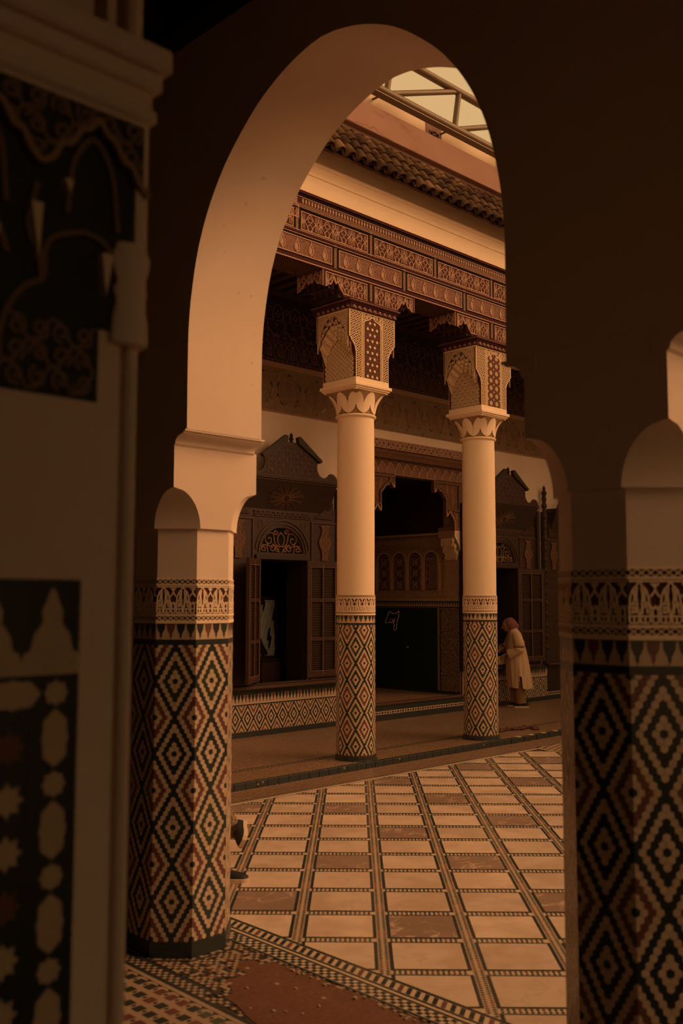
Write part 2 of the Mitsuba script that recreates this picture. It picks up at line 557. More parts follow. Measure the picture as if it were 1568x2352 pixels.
# borders of the court: lines and rhombs that run beside the arcades
def border(a, b, side):
    """From point a to b along the court's edge; side = unit vector away from the court. Lines, rhombs, a pale line, checks, a line."""
    a, b, s = np.array(a, float), np.array(b, float), np.array(side, float)
    L = np.linalg.norm(b-a); d = (b-a)/L
    q = lambda t0, t1, w0, w1, sk=0.0: Polygon([a+d*t0+s*w0, a+d*t1+s*w0, a+d*(t1+sk)+s*w1, a+d*(t0+sk)+s*w1])
    pale = [q(0, L, .018, .088), q(0, L, .104, .122), q(0, L, .138, .215)]
    black = [q(0, L, .000, .016), q(0, L, .090, .102), q(0, L, .124, .136), q(0, L, .217, .232)]
    bl, rd = [], []
    t, n = 0.0, 0
    while t < L-.06:
        n += 1
        for m, (w0, w1) in enumerate(((.022, .043), (.044, .064), (.065, .085))):
            (rd if n % 5 == 1 else bl).append(q(t+.012*m, t+.026+.012*m, w0, w1, .012))
        for m, (w0, w1) in enumerate(((.142, .164), (.165, .187), (.188, .211))):
            (rd if (n//7) % 5 == 2 and m == 1 else bl).append(q(t+.026*(m % 2), t+.026+.026*(m % 2), w0, w1))
        t += .052
    return pale, black, bl, rd


pp, bb, bl, rd = [], [], [], []
for r in (border((3.530, 7.1), (3.530, -3.0), (-1, 0)),):
    pp += r[0]; bb += r[1]; bl += r[2]; rd += r[3]
# far edge: narrow double line, then the brown mosaic up to the step
far = lambda w0, w1: sbox(3.55, 6.86+w0, 9.97+w1, 6.86+w1)
pp += [far(.016, .06), far(.076, .09)]
bb += [far(0, .012), far(.062, .074), sbox(3.55, 6.955, 12.6, 6.967)]
rt = lambda w0, w1: sbox(9.97+w0, -3, 9.97+w1, 6.86+w0)
pp += [rt(.016, .06)]
bb += [rt(0, .012), rt(.062, .074)]
part(floor, 'border_strip', flat(pp, -.0045, -.0005), 'tile_cream', kind='stuff')
part(floor, 'border_line', flat(bb, -.0045, .0006), 'tile_black', kind='stuff')
part(floor, 'border_rhomb', flat(bl, -.001, .0005), 'tile_black', kind='stuff')
part(floor, 'border_rhomb', flat(rd, -.001, .0005), 'tile_red', kind='stuff')
part(floor, 'mosaic_apron', flat([sbox(3.3, 6.967, 12.6, 7.36), ], -.0045, -.0006), 'gallery_mosaic')
part(floor, 'mosaic_apron', flat([sbox(10.044, -3, 16.5, 6.955)], -.0045, -.0006), 'check_mosaic')

# the near arcade's worn mosaic, its mortar patch and the big pieces in front of it
patch = Polygon([(3.29, 3.83), (3.22, 3.86), (3.19, 4.00), (3.10, 3.93), (3.05, 3.80), (2.96, 3.82), (2.90, 3.70), (2.84, 3.66), (2.80, 3.5), (2.76, 3.38), (2.74, 3.2), (2.5, 3.02), (2.3, 2.6), (2.3, 1.0),
                 (3.30, 1.0), (3.298, 2.2), (3.28, 2.7), (3.292, 3.2), (3.285, 3.5)])
pc = np.array(patch.exterior.coords)[:-1]
pts = []
for i in range(len(pc)):
    a, b = pc[i], pc[(i+1) % len(pc)]
    m = max(1, int(np.linalg.norm(b-a)/.05))
    for k in range(m):
        q = a+(b-a)*k/m
        pts.append(q + .013*np.array([meshkit.noise(np.array([q[0]*19, q[1]*19, 1.])) - .5, meshkit.noise(np.array([q[0]*19, q[1]*19, 5.])) - .5])*2*(q[0] < 3.27))
patch = Polygon(pts).buffer(0)
part(floor, 'mortar_patch', ext(patch, .0025, -.0045), 'earth', label='bare red mortar patch')
near = sbox(2.73, -3, 3.298, 8)
small_c, small_b, small_r = [], [], []
n = 0
for x in np.arange(2.84, 3.297, .0225):
    for y in np.arange(2.0, 4.62, .0225):
        n += 1
        i, j = round((x-2.84)/.0225), round((y-2)/.0225)
        q = Polygon([(x+.001, y+.001), (x+.0215, y+.001), (x+.0215, y+.0215), (x+.001, y+.0215)])
        c = q.centroid
        if patch.buffer(-.012).contains(c) and not rng.random() < .02: continue
        if patch.contains(c) and rng.random() < .5: continue
        e = patch.distance(c)
        if e < .28 and rng.random() < .25: continue
        k = (i*3 + j*5 + (i*j) % 3) % 7
        (small_c if (i+j) % 2 == 0 or k == 0 else (small_r if k in (2, 5) else small_b)).append(q)
part(floor, 'mosaic_piece', flat(small_c, -.0045, -.0008), 'tile_worn_shaded', kind='stuff')
part(floor, 'mosaic_piece', flat(small_b, -.0045, -.0008), 'tile_worn_dark', kind='stuff')
part(floor, 'mosaic_piece', flat(small_r, -.0045, -.0008), 'tile_red', kind='stuff')
# octagon line round the pillar, stripes along the arcade
stripe = [(2.698, 2.722, 'tile_worn_shaded'), (2.722, 2.748, 'tile_worn_dark'), (2.812, 2.832, 'tile_worn_dark')]
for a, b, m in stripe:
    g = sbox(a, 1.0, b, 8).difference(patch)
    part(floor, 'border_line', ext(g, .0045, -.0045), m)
g1, g2 = [], []
for i, y in enumerate(np.arange(1.5, 5.2, .024)):
    for m in range(3):
        q = sbox(2.750+m*.0205, y+.001, 2.7695+m*.0205, y+.023)
        if patch.intersects(q) or (patch.distance(q) < .1 and rng.random() < .4): continue
        (g1 if (i+m) % 2 else g2).append(q)
part(floor, 'border_rhomb', flat(g1, -.0045, -.0006), 'tile_worn_shaded', kind='stuff')
part(floor, 'border_rhomb', flat(g2, -.0045, -.0006), 'tile_worn_dark', kind='stuff')
PX0, PY0, PR = 3.105, 4.405, .253
oc = lambda a: [(PX0+a/math.cos(PI/8)*math.cos(PI/8+k*PI/4), PY0+a/math.cos(PI/8)*math.sin(PI/8+k*PI/4)) for k in range(8)]
ring = Polygon(oc(.30)).difference(Polygon(oc(.285)))
part(floor, 'border_line', ext(ring, .0052, -.0045), 'tile_worn_dark')
part(floor, 'cream_bed', flat([sbox(2.0, 2.3, 2.697, 5.2)], -.0045, -.0012), 'tile_worn_shaded')
pt = {m: mikit.ply(prism_poly([(-.026, -.026), (.026, -.026), (.026, .026), (-.026, .026)], .0012, 0), m) for m in ('tile_worn_dark', 'tile_red', 'tile_green')}
sb, nn = [], 0
for i in range(9):
    for j in range(26):
        x, y = 2.652 - .0855*i - (0 if True else 0), 2.62 + .0855*j + (.04275 if i % 2 else 0)
        m = ('tile_worn_dark', 'tile_red', 'tile_green', 'tile_worn_dark', 'tile_red')[int(rng.integers(5))]
        part(floor, 'mosaic_tile', pt[m], m, at=mv(x, y, -.0012 - .0004*rng.random()))
        sb.append(Polygon([(x-.014, y+.0427), (x, y+.0327), (x+.014, y+.0427), (x, y+.0527)]))
tri = [Polygon([(2.696, y-.02), (2.696, y+.02), (2.676, y)]) for y in np.arange(2.6, 4.9, .0855)]
part(floor, 'mosaic_piece', flat(sb+tri, -.0012, .0000), 'tile_worn_dark', kind='stuff')
# loose chips in the mortar
chips = []
for k in range(48):
    y = rng.uniform(2.1, 3.75) if k < 32 else rng.uniform(2.9, 3.7)
    x = 3.275 - abs(rng.normal(0, .02)) if k < 32 else rng.uniform(2.75, 3.25)
    s = rng.uniform(.005, .011)
    a = rng.uniform(0, 3.14)
    chips.append(xf(prism_poly([(-s, -s*.7), (s, -s*.6), (s*.9, s*.7), (-s*.8, s*.6)], rng.uniform(.003, .008), 0), rotz(a, (x, y, -.002))))
part(floor, 'loose_chip', cat(*chips), 'tile_worn_shaded', kind='stuff', label='loose mosaic chips')

# far gallery: one low step up
gal = struct('floor_gallery', (np.array([[2.0, 7.36, -.15], [17, 7.36, -.15], [17, 12.6, -.15], [2.0, 12.6, -.15], [2.0, 7.36, .055], [17, 7.36, .055], [17, 12.6, .108], [2.0, 12.6, .108]]), _BF), 'grout_dark', label='raised gallery floor of worn brown mosaic behind the columns')
zg = lambda y: .055 + (y-7.36)*.0101
sl = lambda x0, x1, y0, y1, h: (np.array([[x0, y0, zg(y0)], [x1, y0, zg(y0)], [x1, y1, zg(y1)], [x0, y1, zg(y1)], [x0, y0, zg(y0)+h], [x1, y0, zg(y0)+h], [x1, y1, zg(y1)+h], [x0, y1, zg(y1)+h]]), _BF)
part(gal, 'mosaic_field', sl(2.0, 17, 7.40, 9.6, .004), 'gallery_mosaic')
part(gal, 'inlay_line', cat(sl(2, 17, 7.84, 7.856, .0065), sl(2, 17, 7.90, 7.916, .0065)), 'tile_black')
chip = mikit.ply(prism_poly([(.013*math.cos(a), .011*math.sin(a)) for a in np.linspace(0, 2*PI, 9)[:-1]], .0012, 0), 'plaster_pink')
for x, z in ((4.16, .050), (4.95, .058), (5.22, .054), (6.05, .036), (6.11, .048), (7.2, .052), (8.05, .050), (9.55, .046)):
    part(gal, 'chip', chip, None, at=fr((x, 7.3435, z-.004), (1, 0, 0), (0, 0, 1)))
for i in range(74):
    x = 3.6 + i*.1355
    if 10.05 < x: nose = .0 if i % 2 else .008
    else: nose = .0
    w = .1335
    if x > 10.0 and i % 2: part(gal, 'step_tile', cbox(x+.02, x+.085, 7.342, 7.40, .0625, .069, .002), 'tile_cream_pale')
    t = part(gal, 'step_tile', cbox(x, x+w, 7.345-nose-.002*rng.random(), 7.405, -.001, .0625+.001*rng.random(), .004), 'tile_black')
part(gal, 'step_bed', sl(3.5, 14, 7.352, 7.41, .001), 'tile_cream')

# ================================================================== NEAR ARCADE: wall with arches, octagonal pillars
XA, XB = 2.84, 3.325
ARCH = [(.984, 2.65), (.986, 2.98), (.982, 3.18), (.960, 3.36), (.912, 3.56), (.835, 3.74), (.725, 3.905), (.60, 4.035), (.44, 4.16), (.27, 4.245), (.11, 4.292), (0, 4.305)]
half = curve(ARCH, 6)
arch2d = np.vstack([half, (half[::-1]*[-1, 1])[1:]])
AY = (3.05, .35)
wallp = sbox(-1.28, 2.65, 7.40, 7.3)
for y in AY:
    wallp = wallp.difference(Polygon(np.vstack([arch2d + [y, 0], [[y-.984, 2.2], [y+.984, 2.2]]])))
m = ext(wallp, XB-XA)
wallp = wallp.union(sbox(4.62, 0, 7.40, 2.8))  # unseen left bay filled in solid to cut light into the near arcade
m = ext(wallp, XB-XA)
wall_arc = struct('wall_arcade', xf(m, fr((XA, 0, 0), (0, 1, 0), (0, 0, 1), (1, 0, 0))), 'plaster', label='plastered arcade wall with the tall pointed arch')
part(wall_arc, 'parapet', cbox(XA-.02, XB+.04, -7, 7.4, 7.3, 7.5, .02), 'plaster')
scene[wall_arc] = mikit.ply(tm(xf(m, fr((XA, 0, 0), (0, 1, 0), (0, 0, 1), (1, 0, 0)))), 'plaster', smooth=25)


def octo(a, z0, z1):
    p = [(a/math.cos(PI/8)*math.cos(PI/8+k*PI/4), a/math.cos(PI/8)*math.sin(PI/8+k*PI/4)) for k in range(8)]
    return ext(p, z1-z0, z0)


AP = .2475
SIDE = 2*AP*math.tan(PI/8)
FACES = [fr((AP*math.cos(k*PI/4), AP*math.sin(k*PI/4), 0), (-math.sin(k*PI/4), math.cos(k*PI/4), 0), (0, 0, 1)) for k in range(8)]
HW, HZ = .0256, .0229                         # hexagon pitch across and up


def hexcolor(i2, r):
    """i2 = 2 * column offset, r = row: the colour of a hexagon of the lozenge pattern with a period of 8 columns and 16 rows."""
    best = None
    for cx2, cr, c in ((0, 0, 0), (16, 0, 0), (-16, 0, 0), (8, 8, 1), (-8, 8, 1), (8, -8, 1), (-8, -8, 1), (0, 16, 0), (0, -16, 0), (24, 8, 1), (-24, 8, 1)):
        d = abs(i2-cx2)/2 + abs(r-cr)/2
        if best is None or d < best[0]: best = (d, c)
    d, c = best
    d = round(d)
    if d == 0 or d == 4: return 'black'
    return 'ring%d' % c if d == 2 else 'cream'


def hexgon(r, s=.955): return np.array([(r*s*math.cos(PI/6+k*PI/3), r*s*math.sin(PI/6+k*PI/3)) for k in range(6)])


HEXR = HW/math.sqrt(3)
hexm = prism_poly(hexgon(HEXR), .0035, -.0002)
hexm = (hexm[0]*[1, HZ/(HEXR*1.5), 1], hexm[1])
HEXPLY = {c: mikit.ply(hexm, 'tile_'+c) for c in ('cream', 'cream_pale', 'black', 'green', 'red')}

# Kufic-like frieze: an arch with stems above, small letters below; one unit is 1 wide, 1 high
KUF = [[(0, .02), (0, .34), (.03, .62), (.12, .80), (.25, .90), (.32, 1.0)], [(.66, .02), (.66, .34), (.62, .62), (.54, .80), (.41, .90), (.34, 1.0)],
       [(.0, 1.0), (1, 1.0)], [(0, .0), (.30, .0)], [(.36, .0), (.63, .0)], [(.30, 0), (.30, .22), (.25, .40)], [(.36, 0), (.36, .22), (.41, .40)],
       [(.03, .16), (.30, .16)], [(.36, .16), (.63, .16)], [(.15, .0), (.15, .16)], [(.50, .0), (.50, .16)],
       [(.05, .25), (.20, .25), (.22, .36), (.10, .38), (.12, .25)], [(.42, .22), (.42, .38), (.55, .40), (.58, .22)],
       [(.10, .46), (.18, .55), (.15, .82)], [(.27, .42), (.22, .62), (.26, .86)], [(.39, .42), (.44, .62), (.40, .86)], [(.56, .46), (.48, .55), (.51, .82)],
       [(.04, .44), (.14, .46), (.27, .42)], [(.62, .44), (.52, .46), (.39, .42)], [(.68, .62), (.83, .78), (.98, .62)], [(.83, .78), (.83, .98)], [(.70, .95), (.83, .86), (.96, .95)],
       [(.74, .0), (.74, .36), (.66, .42)], [(.92, .0), (.92, .36), (1.0, .42)], [(.74, .16), (.92, .16)], [(.74, .30), (.84, .40), (.92, .30)], [(.74, 0), (.92, 0)]]


def kufic(W, h, units):
    L = []
    for k in range(units):
        for l in KUF:
            a = np.array(l, float)
            L.append(np.c_[(a[:, 0]+k)*W/units - W/2, a[:, 1]*h])
    return L


def braid(W, h, n):
    L = []
    for k in range(n):
        x0, x1 = -W/2+W*k/n, -W/2+W*(k+1)/n
        L += [np.array([[x0, 0], [x1, h]]), np.array([[x0, h], [x1, 0]])]
    return L


DROP = np.array([(-.46, 1.0), (-.40, .86), (-.38, .66), (-.20, .42), (-.10, .34), (-.13, .22), (-.05, .12), (0, 0), (.05, .12), (.13, .22), (.10, .34), (.20, .42), (.38, .66), (.40, .86), (.46, 1.0)])


def arcade_pillar(cx, cy, label, detailed, ringcols):
    """Octagonal zellij pillar with a plaster shaft, four scooped corbels and moulded impost."""
    t = thing('octagonal_pillar', label, 'pillar', group=None, kind='thing')
    at = mv(cx, cy, 0)
    part(t, 'plinth', xf(octo(.257, 0, .075), at), 'tile_black')
    part(t, 'tile_bed', xf(octo(AP-.0005, .075, 1.584), at), 'grout_tile')
    part(t, 'shaft', xf(octo(AP, 1.584, 2.158), at), 'plaster')
    # hexagonal tiles
    rows = int((1.556-.078)/HZ)
    cells = []
    R0h = 8                                            # the first lozenge centre below the top
    for r in range(rows+1):
        z = 1.556 - .002 - HZ*r
        if z < .085: break
        rr = (r - R0h)
        sh = (r % 2)
        for i in range(-5, 6):
            i2 = 2*i + sh
            x = i2/2*HW
            if abs(x) > SIDE/2 + HW*.3: continue
            k = hexcolor(((i2+8) % 16)-8, ((rr+8) % 16)-8)
            cells.append((x, z, k, i2, rr))
    full = sbox(-SIDE/2+.0005, .076, SIDE/2-.0005, 1.5565)
    stuff = {}
    singles = []
    for f, F in enumerate(FACES):
        FM = at @ F
        for x, z, k, i2, rr in cells:
            if k == 'black': c = 'black'
            elif k == 'cream': c = 'cream_pale' if rng.random() < .35 else 'cream'
            else:
                lo = (rr+8)//16
                c = ringcols[lo % len(ringcols)] if k == 'ring0' else 'red'
            M = FM @ fr((x, z, 0), (1, 0, 0), (0, 1, 0))
            inside = abs(x) < SIDE/2 - HW*.5 and .1 < z < 1.54
            if inside:
                w = M[:3, 3]; d = np.linalg.norm(w-_o)
                facing = np.dot(M[:3, 2], (_o-w)/d)
                cam = (w-_o); dep = cam@_fw
                px = 784 + FPX*(cam@_rt)/dep; py = 1176 - FPX*(cam@_up2)/dep
                if detailed and facing > .2 and 305 < px < 1600 and 0 < py < 2400:
                    singles.append((-facing/d**2, c, M)); continue
                stuff.setdefault(c, []).append(xf(hexm, M))
            else:
                g = affinity.translate(Polygon(hexgon(HEXR)), x, z).intersection(full)
                if g.geom_type == 'Polygon' and g.area > 2e-6:
                    p = np.array(g.exterior.coords)[:-1]
                    if not g.exterior.is_ccw: p = p[::-1]
                    stuff.setdefault(c, []).append(xf(prism_poly(p, .0035, -.0002), FM))
    singles.sort(key=lambda s: s[0])
    for q, c, M in singles[:300]: part(t, 'hexagon_tile', HEXPLY[c], None, at=M)
    for q, c, M in singles[300:]: stuff.setdefault(c, []).append(xf(hexm, M))
    for c, ms in stuff.items(): part(t, 'hexagon_mosaic', cat(*ms), 'tile_'+c, kind='stuff')
    # bands, bottom to top
    part(t, 'black_band', xf(octo(AP+.004, 1.558, 1.584), at), 'tile_black')
    part(t, 'drop_band', xf(octo(AP+.002, 1.585, 1.667), at), 'tile_cream')
    part(t, 'plaster_band', cat(*[xf(octo(a, z0, z1), at) for a, z0, z1 in ((AP+.006, 1.667, 1.683), (AP+.006, 1.705, 1.716), (AP+.006, 1.861, 1.871), (AP+.003, 1.894, 1.900))]), 'plaster_light')
    part(t, 'frieze_ground', cat(xf(octo(AP+.0015, 1.683, 1.705), at), xf(octo(AP+.001, 1.716, 1.861), at), xf(octo(AP+.0015, 1.871, 1.894), at)), 'stucco_ground')
    rel = []
    for F in FACES:
        FM = at @ F
        rel.append(xf(ribbons([l+[0, 1.7215] for l in kufic(SIDE-.004, .134, 2)], .0062, .0045, .001), FM))
        rel.append(xf(ribbons([l+[0, 1.683] for l in braid(SIDE, .022, 7)] + [l+[0, 1.871] for l in braid(SIDE, .023, 7)], .0036, .003, .0015), FM))
        for n, x in enumerate((-.077, -.0257, .0257, .077)):
            c = ('tile_black', 'tile_red', 'tile_black', 'tile_green')[(n + FACES.index(F) if False else n) % 4]
            p = DROP*[.050, .077] + [x, 1.588]
            part(t, 'drop_tile', xf(ext(p, .0018, .0015), FM), c)
    part(t, 'arabesque_frieze', cat(*rel), 'plaster_light')
    # block with scooped corners
    hb, zb, zt = .27, 2.158, 2.585
    blk = manifold3d.Manifold.cube((2*hb, 2*hb, zt-zb)).translate((-hb, -hb, zb))
    d0, dm = .262, hb*Q2
    zz = np.linspace(0, 1, 15)
    prof = [(d0 + (dm+.001-d0)*(1-math.sqrt(max(0, 1-q*q))), zb + .205*q) for q in zz]
    poly = Polygon(prof + [(dm+.1, zb+.205), (dm+.1, zb-.05), (d0, zb-.05)])
    pv, pf = ext(poly, 1.2, -.6)
    for k in range(4):
        a = PI/4 + k*PI/2
        # local axes: first = outward, second = up, third = along the chamfer
        M = fr((0, 0, 0), (math.cos(a), math.sin(a), 0), (0, 0, 1))
        v, f = xf((pv, pf), M)
        cut = manifold3d.Manifold(manifold3d.Mesh(v.astype(np.float32), f.astype(np.uint32)))
        blk = blk - cut
    bm = blk.to_mesh()
    part(t, 'corbel_block', tm(xf((bm.vert_properties[:, :3], bm.tri_verts), at)), 'plaster', smooth=30)
    cav = [(0, 2.575)] + [(.012, 2.585)] + [(.012+.062*(1-math.cos(q)), 2.585+.045*math.sin(q)) for q in np.linspace(0.05, PI/2, 9)] + [(.082, 2.632), (.082, 2.640), (.098, 2.642), (.098, 2.651), (-.05, 2.651), (-.05, 2.575)]
    for s in (1, -1):
        c = np.array(cav)
        part(t, 'impost_moulding', tm(xf(ext(Polygon(c), 2*hb-.02), fr((cx-hb-.003, cy-s*hb, 0), (0, -s, 0), (0, 0, 1), (1, 0, 0)))), 'plaster', smooth=30)
    part(t, 'impost_core', cbox(cx-hb, cx+.22, cy-hb, cy+hb, 2.58, 2.66, .002), 'plaster')
    return t


pil_l = arcade_pillar(PX0, PY0, 'octagonal pillar with green, black and red hexagon tiles, left of the tall arch', True, ('green', 'black', 'green', 'black'))
pil_r = arcade_pillar(3.105, 1.715, 'dark octagonal pillar with large hexagon tiles, right of the tall arch', True, ('black',))
for y in (-.985,):
    part(wall_arc, 'pier', xf(octo(.25, 0, 2.66), mv(3.105, y, 0)), 'plaster')

# room round the camera
struct('wall_back', box(-2.3, -2.2, -5, 8, -.1, 4.85), 'wood_dark')
struct('wall_side', cat(box(-2.3, -1.2, -4.6, -4.5, -.1, 4.85), box(-2.3, 2.84, -4.6, -4.5, 4.0, 4.85)), 'wood_dark')  # unseen end wall, left mostly open to let light into the near arcade
struct('wall_end', box(-2.3, 3.3, 7.4, 7.5, -.1, 4.85), 'grout')
struct('wall_corner', box(2.84, 3.32, -7, -1.2, 0, 7.3), 'plaster')
ceil = struct('ceiling', box(-2.3, 2.84, -5, 8, 4.9, 5.05), 'wood_dark', label='dark beamed ceiling of the near arcade')
for k in range(17):
    y = -4.2 + .7*k
    part(ceil, 'joist', cbox(-2.2, 2.82, y-.06, y+.06, 4.76, 4.91, .008), 'wood_dark')
part(ceil, 'cornice', cbox(2.72, 2.845, -4.5, 7.4, 4.70, 4.80, .01), 'wood_dark')
struct('roof_near', box(-2.3, 3.3, -7, 8, 7.2, 7.3), 'plaster')
struct('wall_screen', cat(box(3.0, 3.05, -1.3, .82, 0, 4.4)), 'wood_dark', label='unseen dark screen added to block light through the next arch')  # added out of view: keeps light from the next arch off the arcade
# the rest of the court, out of the frame, that closes it
struct('wall_court', box(3.3, 17, -10.2, -10, 0, 6.8), 'plaster')
struct('wall_right', box(17, 17.2, -10.2, 12.6, 0, 6.8), 'plaster')

# ================================================================== FAR COLONNADE
def parts_of(build):
    """Collects (name, mesh, bsdf, smooth, label, kind) tuples as ply dicts to be placed several times."""
    return [(n, mikit.ply(m, b, smooth=s), l, k) for n, m, b, s, l, k in build]


def place(t, built, M):
    for n, d, l, k in built: part(t, n, d, None, label=l, kind=k, at=M)


CR = .2125


def cyl_map(m, R):
    """Wraps a flat mesh (a = around, b = up, c = out) round a cylinder of radius R."""
    v = np.asarray(m[0]); a = v[:, 0]/R; r = R + v[:, 2]
    return np.c_[r*np.cos(a), r*np.sin(a), v[:, 1]], m[1]


def column_parts(variant):
    B = []
    add = lambda n, m, b, s=False, l=None, k=None: B.append((n, m if not s else tm(m), b, s, l, k))
    add('plinth', lathe([(.0, .05), (.236, .05), (.236, .066), (.228, .072), (.226, .105), (.0, .105)], 40), 'tile_black', 30)
    add('tile_bed', lathe([(CR, .10), (CR, 1.515)], 48), 'grout_dark')
    W7 = 2*PI*CR/56; Z7 = .0220
    hm = prism_poly(hexgon(W7/math.sqrt(3), .97), .0028, -.0004)
    hm = (hm[0]*[1, Z7/(W7/math.sqrt(3)*1.5), 1], hm[1])
    by = {}
    for r in range(64):
        z = 1.508 - .012 - Z7*r
        if z < .115: break
        for i in range(56):
            i2 = 2*i + (r % 2)
            rr = r - 10
            k = hexcolor(((i2+8) % 16)-8, ((rr+8) % 16)-8)
            c = {'black': 'black', 'cream': 'cream_pale' if rng.random() < .4 else 'cream', 'ring0': ('green', 'black', 'green')[((rr+8)//16) % 3], 'ring1': 'red'}[k]
            a = -2.36 + i2/2*W7/CR
            M = fr((CR*math.cos(a), CR*math.sin(a), z), (-math.sin(a), math.cos(a), 0), (0, 0, 1))
            by.setdefault(c, []).append(M)
    for c, Ms in by.items(): add('hexagon_mosaic', inst(hm, Ms), 'tile_'+c, False, None, 'stuff')
    add('black_band', lathe([(CR, 1.508), (CR+.004, 1.510), (CR+.004, 1.53), (CR, 1.532)], 48), 'tile_black', 30)
    add('drop_band', lathe([(CR+.001, 1.53), (CR+.001, 1.613)], 48), 'tile_cream', 30)
    for c in ('black', 'red', 'green'): pass
    nd = 24
    drops = {'tile_black': [], 'tile_red': [], 'tile_green': []}
    dmesh = ext(DROP*[2*PI*CR/nd*.97, .072], .002, 0)
    for k in range(nd):
        c = ('tile_black', 'tile_black', 'tile_red', 'tile_black', 'tile_green', 'tile_black')[k % 6]
        drops[c].append(cyl_map((dmesh[0] + [k*2*PI*CR/nd, 1.539, .001], dmesh[1]), CR))
    for c, ms in drops.items(): add('drop_tile', cat(*ms), c, False, None, 'stuff')
    add('frieze_ground', lathe([(CR+.001, 1.613), (CR+.001, 1.83)], 48), 'stucco_ground', 30)
    bands = []
    for z0, z1, o in ((1.613, 1.629, .006), (1.648, 1.661, .006), (1.797, 1.807, .006), (1.829, 1.834, .003)):
        bands.append(lathe([(CR, z0), (CR+o, z0+.002), (CR+o, z1-.002), (CR, z1)], 48))
    add('plaster_band', cat(*bands), 'plaster_light', 30)
    C = 2*PI*CR
    fz = ribbons([l + [0, 1.664] for l in kufic(C, .131, 16)], .0058, .004, .001)
    bz = ribbons([l + [0, 1.630] for l in braid(C, .018, 48)] + [l + [0, 1.808] for l in braid(C, .02, 48)], .0034, .003, .001)
    # subdivide long horizontals by wrapping: short pieces already
    add('arabesque_frieze', cyl_map(cat(fz, bz), CR), 'plaster_light', False, None, 'stuff')
    add('shaft', lathe([(.208, 1.834), (.2095, 2.6), (.2075, 3.4), (.204, 3.80)], 48), 'plaster_light', True)
    add('neck_ring', lathe([(.204, 3.797), (.224, 3.800), (.231, 3.812), (.224, 3.824), (.208, 3.828)], 40), 'plaster_light', 30)
    # petals: eight leaves that flare from the round shaft to the square slab
    def flare(th, q):
        sq = min(.262/max(abs(math.cos(th)), abs(math.sin(th))), .345)
        e = q**2.6
        return .206*(1-e) + sq*e
    z0, z1 = 3.828, 4.074
    vs, fs = [], []
    nth, nq = 64, 12
    for i in range(nq+1):
        for j in range(nth):
            th = 2*PI*j/nth
            r = flare(th, i/nq)
            vs.append((r*math.cos(th), r*math.sin(th), z0+(z1-z0)*i/nq))
    for i in range(nq):
        for j in range(nth):
            k = (j+1) % nth
            fs += [[i*nth+j, i*nth+k, (i+1)*nth+k], [i*nth+j, (i+1)*nth+k, (i+1)*nth+j]]
    add('capital_core', (np.array(vs), np.array(fs)), 'capital_ground', True)
    leaf = np.vstack([curve([(-.5, 0), (-.497, .30), (-.47, .55), (-.34, .80), (-.16, .94), (0, .985), (.16, .94), (.34, .80), (.47, .55), (.497, .30), (.5, 0)], 4), curve([(.5, 0), (.27, .09), (.09, .23), (0, .44)], 4)[1:], curve([(0, .44), (-.09, .23), (-.27, .09), (-.5, 0)], 4)[1:-1]])
    tri = trimesh.creation.extrude_polygon(Polygon(leaf).buffer(0), .05, engine='earcut')
    tv, tf = trimesh.remesh.subdivide_to_size(tri.vertices, tri.faces, .14)
    for k in range(8):
        th0 = PI/4*k
        out = []
        for x, y, c in tv:
            th = th0 + x*PI/4*.99
            r = .2095 + (.100 if k % 2 else .040)*y**2.2*math.cos(x*PI*.5)**.6 + c*.24
            out.append((r*math.cos(th), r*math.sin(th), z0+.002+(z1-z0-.010)*y))
        add('petal', (np.array(out), tf), 'plaster_light', 25)
    add('slab', cat(cbox(-.29, .29, -.29, .29, 4.108, 4.146, .006), cbox(-.272, .272, -.272, .272, 4.09, 4.112, .004), cbox(-.255, .255, -.255, .255, 4.070, 4.094, .004)), 'plaster_light')
    add('slab_band', cbox(-.263, .263, -.263, .263, 4.14, 4.205, .003), 'plaster_light')
    # block: a core, two cheeks with an ogee outline, side panels over stalactite work
    add('block_core', box(-.255, .255, -.252, .252, 4.14, 4.94), 'stucco_ground')
    og = [(.261, 4.14), (.261, 4.485), (.268, 4.50), (.276, 4.535), (.300, 4.565), (.318, 4.585), (.335, 4.600), (.342, 4.622), (.366, 4.637), (.366, 4.942)]
    cheek = Polygon(og + [(-x, z) for x, z in og[::-1]])
    # front and back cheek: the sunk middle field is a hole in a thin upper plate
    fld = Polygon([(-.135, 4.20), (.135, 4.20), (.135, 4.80)] + [tuple(p) for p in curve([(.135, 4.80), (.12, 4.845), (.05, 4.872), (0, 4.905), (-.05, 4.872), (-.12, 4.845), (-.135, 4.80)], 4)] + [(-.135, 4.80)]).buffer(0)
    for s in (-1, 1):
        F = fr((0, s*.235, 0), (-s, 0, 0), (0, 0, 1))
        add('cheek', xf(ext(cheek, .020, .0), F), 'stucco_ground')
        fr_l = [np.array(cheek.buffer(-.008).exterior.coords), np.array(fld.exterior.coords), np.array([[-.158, 4.205], [-.158, 4.935]]), np.array([[.158, 4.205], [.158, 4.935]])]
        rel = [xf(ribbons(fr_l, .013, .006, .020), F)]
        side = cheek.buffer(-.018).intersection(sbox(.162, 4.20, .37, 4.94)).union(cheek.buffer(-.018).intersection(sbox(-.37, 4.20, -.162, 4.94)))
        hexes = []
        pit = .047
